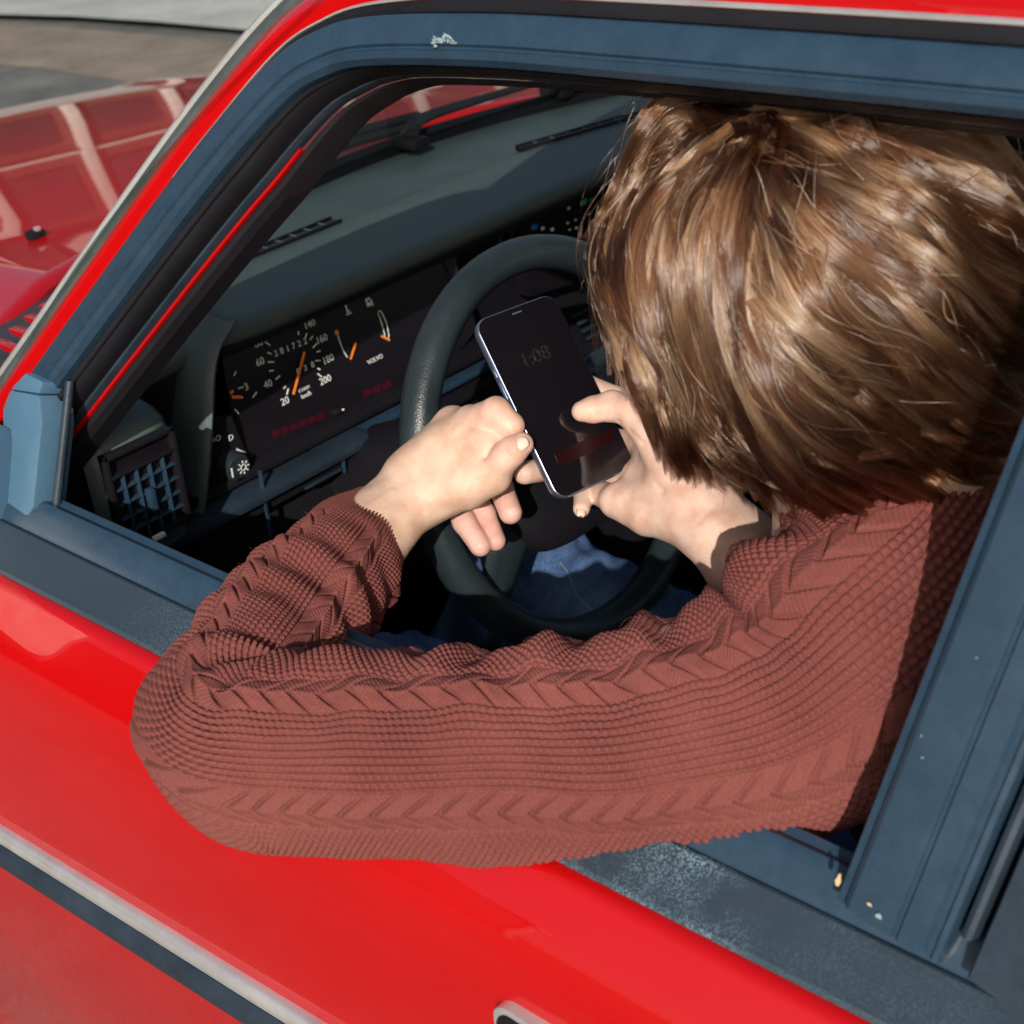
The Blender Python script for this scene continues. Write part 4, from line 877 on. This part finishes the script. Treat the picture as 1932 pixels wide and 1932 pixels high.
# loose fibres standing off the wool
nv_ = len(v1_); nrm_ = np.zeros(len(swt.data.vertices)*3, np.float32); swt.data.vertices.foreach_get('normal', nrm_); nrm_ = nrm_.reshape(-1, 3)
RF = np.random.default_rng(3); ids = RF.integers(900, nv_, 9000); p0_ = v1_[ids]; n0_ = nrm_[ids]; ln_ = RF.uniform(.0015, .0060, (len(ids), 1)); rd_ = RF.normal(size=(len(ids), 3)); rd2 = RF.normal(size=(len(ids), 3))
fb = np.stack([p0_-n0_*.0003, p0_+(n0_*.55+rd_*.30)*ln_, p0_+(n0_*.75+rd_*.45+rd2*.35)*ln_], 1).astype(np.float32)
fz_ = bpy.data.hair_curves.new('wool_fuzz'); fz_.add_curves([3]*len(ids)); fz_.position_data.foreach_set('vector', fb.ravel())
ra_ = fz_.attributes.get('radius') or fz_.attributes.new('radius', 'FLOAT', 'POINT'); ra_.data.foreach_set('value', np.full(len(ids)*3, .00004, np.float32))
fuzzm = new_mat('wool_fibre', (.30, .10, .085), .9, spec=.1); fz_.materials.append(fuzzm); fzo = link(bpy.data.objects.new('wool_fuzz', fz_), swt); fzo['kind'] = 'stuff'
# ---------------- jeans
denim = new_mat('dark_denim', (.020, .034, .085), .85, spec=.2)
tc_ = N(denim, 'ShaderNodeTexCoord'); w1 = N(denim, 'ShaderNodeTexNoise', Scale=700, Detail=2); w2 = N(denim, 'ShaderNodeTexNoise', Scale=18, Detail=5); L(denim, tc_.outputs['Object'], w1.inputs['Vector']); L(denim, tc_.outputs['Object'], w2.inputs['Vector'])
mm_ = N(denim, 'ShaderNodeMath', operation='MULTIPLY_ADD'); mm_.inputs[1].default_value = .5; L(denim, w1.outputs['Fac'], mm_.inputs[0]); s2_ = N(denim, 'ShaderNodeMath', operation='MULTIPLY'); s2_.inputs[1].default_value = .5; L(denim, w2.outputs['Fac'], s2_.inputs[0]); L(denim, s2_.outputs[0], mm_.inputs[2])
rd = N(denim, 'ShaderNodeValToRGB'); rd.color_ramp.elements[0].position = .38; rd.color_ramp.elements[1].position = .62; rd.color_ramp.elements[0].color = (.028, .052, .125, 1); rd.color_ramp.elements[1].color = (.11, .20, .38, 1); L(denim, mm_.outputs[0], rd.inputs[0]); L(denim, rd.outputs[0], bsdf(denim).inputs['Base Color'])
bd = N(denim, 'ShaderNodeBump', Strength=.5, Distance=.0005); L(denim, w1.outputs['Fac'], bd.inputs['Height']); L(denim, bd.outputs[0], bsdf(denim).inputs['Normal'])
KL, KR = V(.27, .60, .655), V(.50, .63, .66)
def f_jeans(p):
    d = None
    for a, ra, b, rb in ((V(.43, 0, .58), .14, V(.43, .04, .54), .14), (V(.36, .04, .56), .105, KL, .070), (V(.50, .04, .56), .105, KR, .072), (KL, .070, V(.28, .82, .36), .050), (KR, .070, V(.52, .84, .36), .050)):
        c_ = cone(p, a, ra, b, rb); d = c_ if d is None else smin(d, c_, .03)
    s_ = p@unit(V(.55, .75, .2)); t_ = p@unit(V(-.7, .55, .4))
    d = d-.0030*np.sin(2*np.pi*s_/.052+6*np.sin(t_*22))*np.clip((p[:, 1]-.25)*4, 0, 1)
    return d-.0016*np.sin(2*np.pi*t_/.030+5*np.sin(s_*16))
v5_, q5_ = surface_nets(f_jeans, (.14, -.16, .30), (.66, .92, .74), .005)
jeans = chp(mesh_fast('jeans', v5_, q5_, denim, person))
# white seam stitches along the right thigh, laid on the cloth
def drop_on(px, py):
    P_ = np.array([dep(px, py, s) for s in np.linspace(1.15, 1.75, 300)], np.float32); d_ = f_jeans(P_); i_ = np.argmax(d_ < 0); return P_[i_] if d_[i_] < 0 else None
thread = new_mat('white_thread', (.55, .55, .52), .8)
sts = [drop_on(*q) for q in ((1110+0, 1058), (1060+30, 1075), (1078, 1095), (1085, 1115), (1100, 1133), (1118, 1150), (1128, 1160))]
sts = [s for s in ([drop_on(*q) for q in ((1057, 1062), (1068, 1075), (1075, 1088), (1080, 1105), (1088, 1120), (1100, 1135), (1115, 1148), (1128, 1160))]) if s is not None]
if len(sts) > 3:
    sp_ = smooth_path(sts, 60); vs_, fs_ = [], []
    for k in range(0, 58, 2):
        a, b = sp_[k], sp_[k]+(sp_[k+1]-sp_[k])*1.3; d = unit(b-a); n_ = unit(C-a); sd = np.cross(d, n_)*.0007; i_ = len(vs_)
        lift = n_*.0012; vs_ += [a+sd+lift, a-sd+lift, b-sd+lift, b+sd+lift, a+lift*1.8, b+lift*1.8]; fs_ += [(i_, i_+4, i_+5, i_+3), (i_+4, i_+1, i_+2, i_+5), (i_, i_+1, i_+4), (i_+3, i_+5, i_+2)]
    st_o = mesh_obj('seam_stitching', vs_, fs_, thread, None); chp(st_o)
# ---------------- hair: locks of strands laid over the head
HC = dep(1562, 572, .80); HR = np.array([.131, .121, .122]); HAX = np.array([cr, cu, cf])      # hair mass: an ellipsoid round the skull
def on_hair(px, py):
    for k in np.linspace(1, .6, 41):
        d = ray(1562+(px-1562)*k, 572+(py-572)*k); o = (HAX@(C-HC))/HR; e = (HAX@d)/HR
        a, b, c = e@e, o@e, o@o-1; q = b*b-a*c
        if q >= 0:
            t_ = (-b-math.sqrt(q))/a; return C+d*t_ if k == 1 else dep(px, py, t_)
    return HC
GD = [
 [(1425, 222), (1345, 190), (1275, 195), (1215, 240), (1172, 315), (1142, 400), (1130, 480), (1150, 560)],
 [(1412, 245), (1325, 235), (1250, 275), (1195, 350), (1158, 430), (1146, 520), (1170, 600), (1212, 690), (1258, 780), (1292, 872)],
 [(1408, 262), (1335, 285), (1270, 340), (1230, 420), (1212, 520), (1226, 620), (1258, 720), (1288, 800), (1304, 880)],
 [(1412, 278), (1360, 330), (1310, 400), (1283, 500), (1288, 610), (1316, 710), (1365, 805), (1420, 880), (1480, 945)],
 [(1420, 290), (1385, 370), (1358, 470), (1360, 580), (1392, 690), (1446, 790), (1525, 880), (1620, 945), (1720, 985)],
 [(1430, 296), (1414, 390), (1418, 500), (1448, 610), (1508, 710), (1598, 805), (1690, 880), (1785, 925), (1880, 930)],
 [(1440, 296), (1450, 390), (1480, 490), (1530, 590), (1610, 680), (1700, 752), (1790, 805), (1865, 835), (1925, 840)],
 [(1450, 291), (1490, 370), (1545, 460), (1620, 540), (1700, 620), (1780, 690), (1860, 740), (1930, 770), (1975, 780)],
 [(1460, 282), (1530, 350), (1610, 420), (1690, 480), (1770, 545), (1850, 610), (1920, 655), (1972, 690)],
 [(1466, 270), (1560, 318), (1650, 362), (1740, 412), (1820, 470), (1900, 530), (1960, 580), (1990, 630)],
 [(1466, 255), (1570, 262), (1680, 292), (1780, 342), (1870, 408), (1930, 470), (1975, 540)],
 [(1456, 240), (1560, 216), (1680, 230), (1790, 275), (1880, 342), (1945, 420), (1985, 500)],
 [(1440, 224), (1540, 186), (1660, 190), (1780, 220), (1880, 278), (1950, 350), (1985, 420)]]
NG = 26
G3 = np.array([smooth_path([on_hair(*q) for q in g_], NG) for g_ in GD])
t_g = np.linspace(0, 1, NG)[None, :]; w_g = np.arange(len(GD))[:, None]
nr_ = (G3-HC)/np.linalg.norm(G3-HC, axis=2)[..., None]; tg_ = np.gradient(G3, axis=1); tg_ /= np.linalg.norm(tg_, axis=2)[..., None]; sd_ = np.cross(nr_, tg_)
env = np.sin(np.pi*np.clip(t_g*1.15, 0, 1))**.7
G3 = G3+nr_*(.0060*env*np.sin(2*np.pi*(1.4*t_g+.31*w_g)))[..., None]+sd_*(.0060*env*np.sin(2*np.pi*(1.1*t_g+.23*w_g)+1))[..., None]
RG = np.random.default_rng(11)
def guide(wv):
    wv = np.clip(wv, 0, len(G3)-1.001); i_ = int(wv); f_ = wv-i_; return G3[i_]*(1-f_)+G3[i_+1]*f_
def flip_far(P_): r_ = (P_-HC)@HAX.T; r_[..., 2] *= -1; return HC+r_@HAX
pal = np.array([[.018, .0060, .0028], [.046, .0165, .0072], [.105, .040, .0170], [.20, .094, .046], [.34, .195, .110]])
HP, HRAD, HCOL, HN = [], [], [], []
def add_strands(path3, rad, colr):
    k, n, _ = path3.shape; tp = np.interp(np.linspace(0, 1, n), [0, .1, .7, 1], [.8, 1, .85, .2])
    HP.append(path3.reshape(-1, 3)); HRAD.append((rad[:, None]*tp[None]).ravel()); HCOL.append(colr); HN.append(np.full(k, n))
def lock(wv, t0, t1, nst, spread, lift, tone, far=False, n=18, wig=.0006, wave=.0022):
    g_ = guide(wv); tt = np.linspace(t0, t1, n)*(NG-1); c_ = np.stack([np.interp(tt, np.arange(NG), g_[:, j]) for j in range(3)], 1)
    rel = c_-HC; nrm = rel/np.linalg.norm(rel, axis=1)[:, None]; tn = np.gradient(c_, axis=0); tn /= np.linalg.norm(tn, axis=1)[:, None]; sd = np.cross(nrm, tn)
    s_ = np.linspace(0, 1, n); wid = spread*np.interp(s_, [0, .25, .7, 1], [.55, 1, .8, .30]); ph_ = RG.uniform(0, 6.3)
    c_ = c_+sd*(.004*np.sin(2*np.pi*s_*RG.uniform(.5, 1.1)+ph_))[:, None]
    jit = (tn[0]*RG.normal()+sd[0]*RG.normal())*.008; c_ = c_+jit[None]*((1-s_)**2)[:, None]
    c_ = c_+nrm*(wave*np.sin(2*np.pi*s_*RG.uniform(.6, 1.5)+RG.uniform(0, 6.3)))[:, None]+sd*(wave*1.2*np.sin(2*np.pi*s_*RG.uniform(.6, 1.4)+RG.uniform(0, 6.3)))[:, None]
    x_ = RG.normal(size=(nst, 1, 1))*.5; y_ = RG.uniform(-1, 1, size=(nst, 1, 1))
    fr_ = RG.uniform(1, 3, size=(nst, 1)); f_ph = RG.uniform(0, 6.3, size=(nst, 1)); wob = wig*np.sin(2*np.pi*fr_*s_[None]+f_ph)
    dome = (1-np.clip(np.abs(x_[..., 0]), 0, 1.2)**2*.6)*.0050                                      # a lock is rounded across
    P_ = c_[None]+sd[None]*(x_*wid[None, :, None]+wob[..., None])+nrm[None]*((lift+dome)*np.ones((1, n))+y_[..., 0]*.0020+.4*wob)[..., None]
    curl = np.maximum(0, s_-.75)**2*RG.uniform(-.02, .10); P_ = P_+nrm[None]*curl[None, :, None]
    if far: P_ = flip_far(P_)
    colr = pal[np.clip(RG.normal(tone, .6, nst), 0, 4).astype(int)]*RG.uniform(.8, 1.2, (nst, 1)); add_strands(P_, RG.uniform(.00011, .00021, nst), colr)
for k in range(220):      # darker-toned under layers, then lighter-toned top locks
    wv = RG.uniform(0, 12); t0 = RG.choice([0, RG.uniform(0, .4)]); lock(wv, t0, min(1, t0+RG.uniform(.6, .9)), 56, RG.uniform(.006, .012), RG.uniform(-.012, -.005), RG.uniform(.2, 1.6))
for k in range(300):
    wv = RG.uniform(0, 12); t0 = max(0, RG.uniform(-.25, .30)); lock(wv, t0, min(1, t0+RG.uniform(.65, 1)), 64, RG.uniform(.003, .0095), RG.uniform(-.006, .0035), RG.uniform(.5, 3.4))
for k in range(90):       # ends along the lower edge
    wv = RG.uniform(.8, 7); lock(wv, RG.uniform(.45, .7), 1, 40, RG.uniform(.002, .006), RG.uniform(-.010, .004), RG.uniform(1.0, 3.4), wig=.0015, wave=.004)
for k in range(170): lock(RG.uniform(0, 12), RG.uniform(0, .4), RG.uniform(.7, 1), 26, RG.uniform(.008, .014), RG.uniform(-.008, 0), RG.uniform(.4, 2), far=True, n=14)
for k in range(200):      # stray single hairs
    wv = RG.uniform(0, 12); t0 = RG.uniform(0, .6); lock(wv, t0, min(1, t0+RG.uniform(.25, .6)), 1, .004, RG.uniform(.002, .010), RG.uniform(1.5, 4), wig=.002, wave=.005)
# close cap under the strands
u_, v_ = np.meshgrid(np.linspace(0, np.pi, 40), np.linspace(0, 2*np.pi, 60, endpoint=False), indexing='ij')
cp = np.stack([np.sin(u_)*np.cos(v_), np.cos(u_), np.sin(u_)*np.sin(v_)], -1)*HR*.895
cp = HC+cp@HAX; I_, J_ = np.meshgrid(np.arange(39), np.arange(60), indexing='ij'); cq = np.stack([I_*60+J_, I_*60+(J_+1) % 60, (I_+1)*60+(J_+1) % 60, (I_+1)*60+J_], -1).reshape(-1, 4)
npt = np.concatenate(HN); hc = bpy.data.hair_curves.new('hair'); hc.add_curves([int(x) for x in npt])
hc.position_data.foreach_set('vector', np.concatenate(HP).astype(np.float32).ravel())
ra_ = hc.attributes.get('radius') or hc.attributes.new('radius', 'FLOAT', 'POINT'); ra_.data.foreach_set('value', np.concatenate(HRAD).astype(np.float32))
ca_ = hc.attributes.new('tint', 'FLOAT_COLOR', 'CURVE'); hcl = np.concatenate(HCOL); ca_.data.foreach_set('color', np.c_[hcl, np.ones(len(hcl))].astype(np.float32).ravel())
hairm = bpy.data.materials.new('brown_hair'); hairm.use_nodes = True; ht = hairm.node_tree; ht.nodes.clear()
hb = ht.nodes.new('ShaderNodeBsdfHairPrincipled'); hb.model = 'CHIANG'; hb.parametrization = 'COLOR'; ho_ = ht.nodes.new('ShaderNodeOutputMaterial'); hat = ht.nodes.new('ShaderNodeAttribute'); hat.attribute_name = 'tint'
ht.links.new(hat.outputs['Color'], hb.inputs['Color']); ht.links.new(hb.outputs[0], ho_.inputs[0])
hb.inputs['Roughness'].default_value = .18; hb.inputs['Radial Roughness'].default_value = .30; hb.inputs['Coat'].default_value = .45; hb.inputs['Random Roughness'].default_value = .3
hc.materials.append(hairm); hair = link(bpy.data.objects.new('hair', hc), person); chp(hair); hair['label'] = 'brown to blond chin-length hair'
capm = new_mat('hair_roots', (.045, .020, .011), .6)
cap_ = mesh_fast('under_hair', cp.reshape(-1, 3), cq, capm, None); cap_.parent = hair
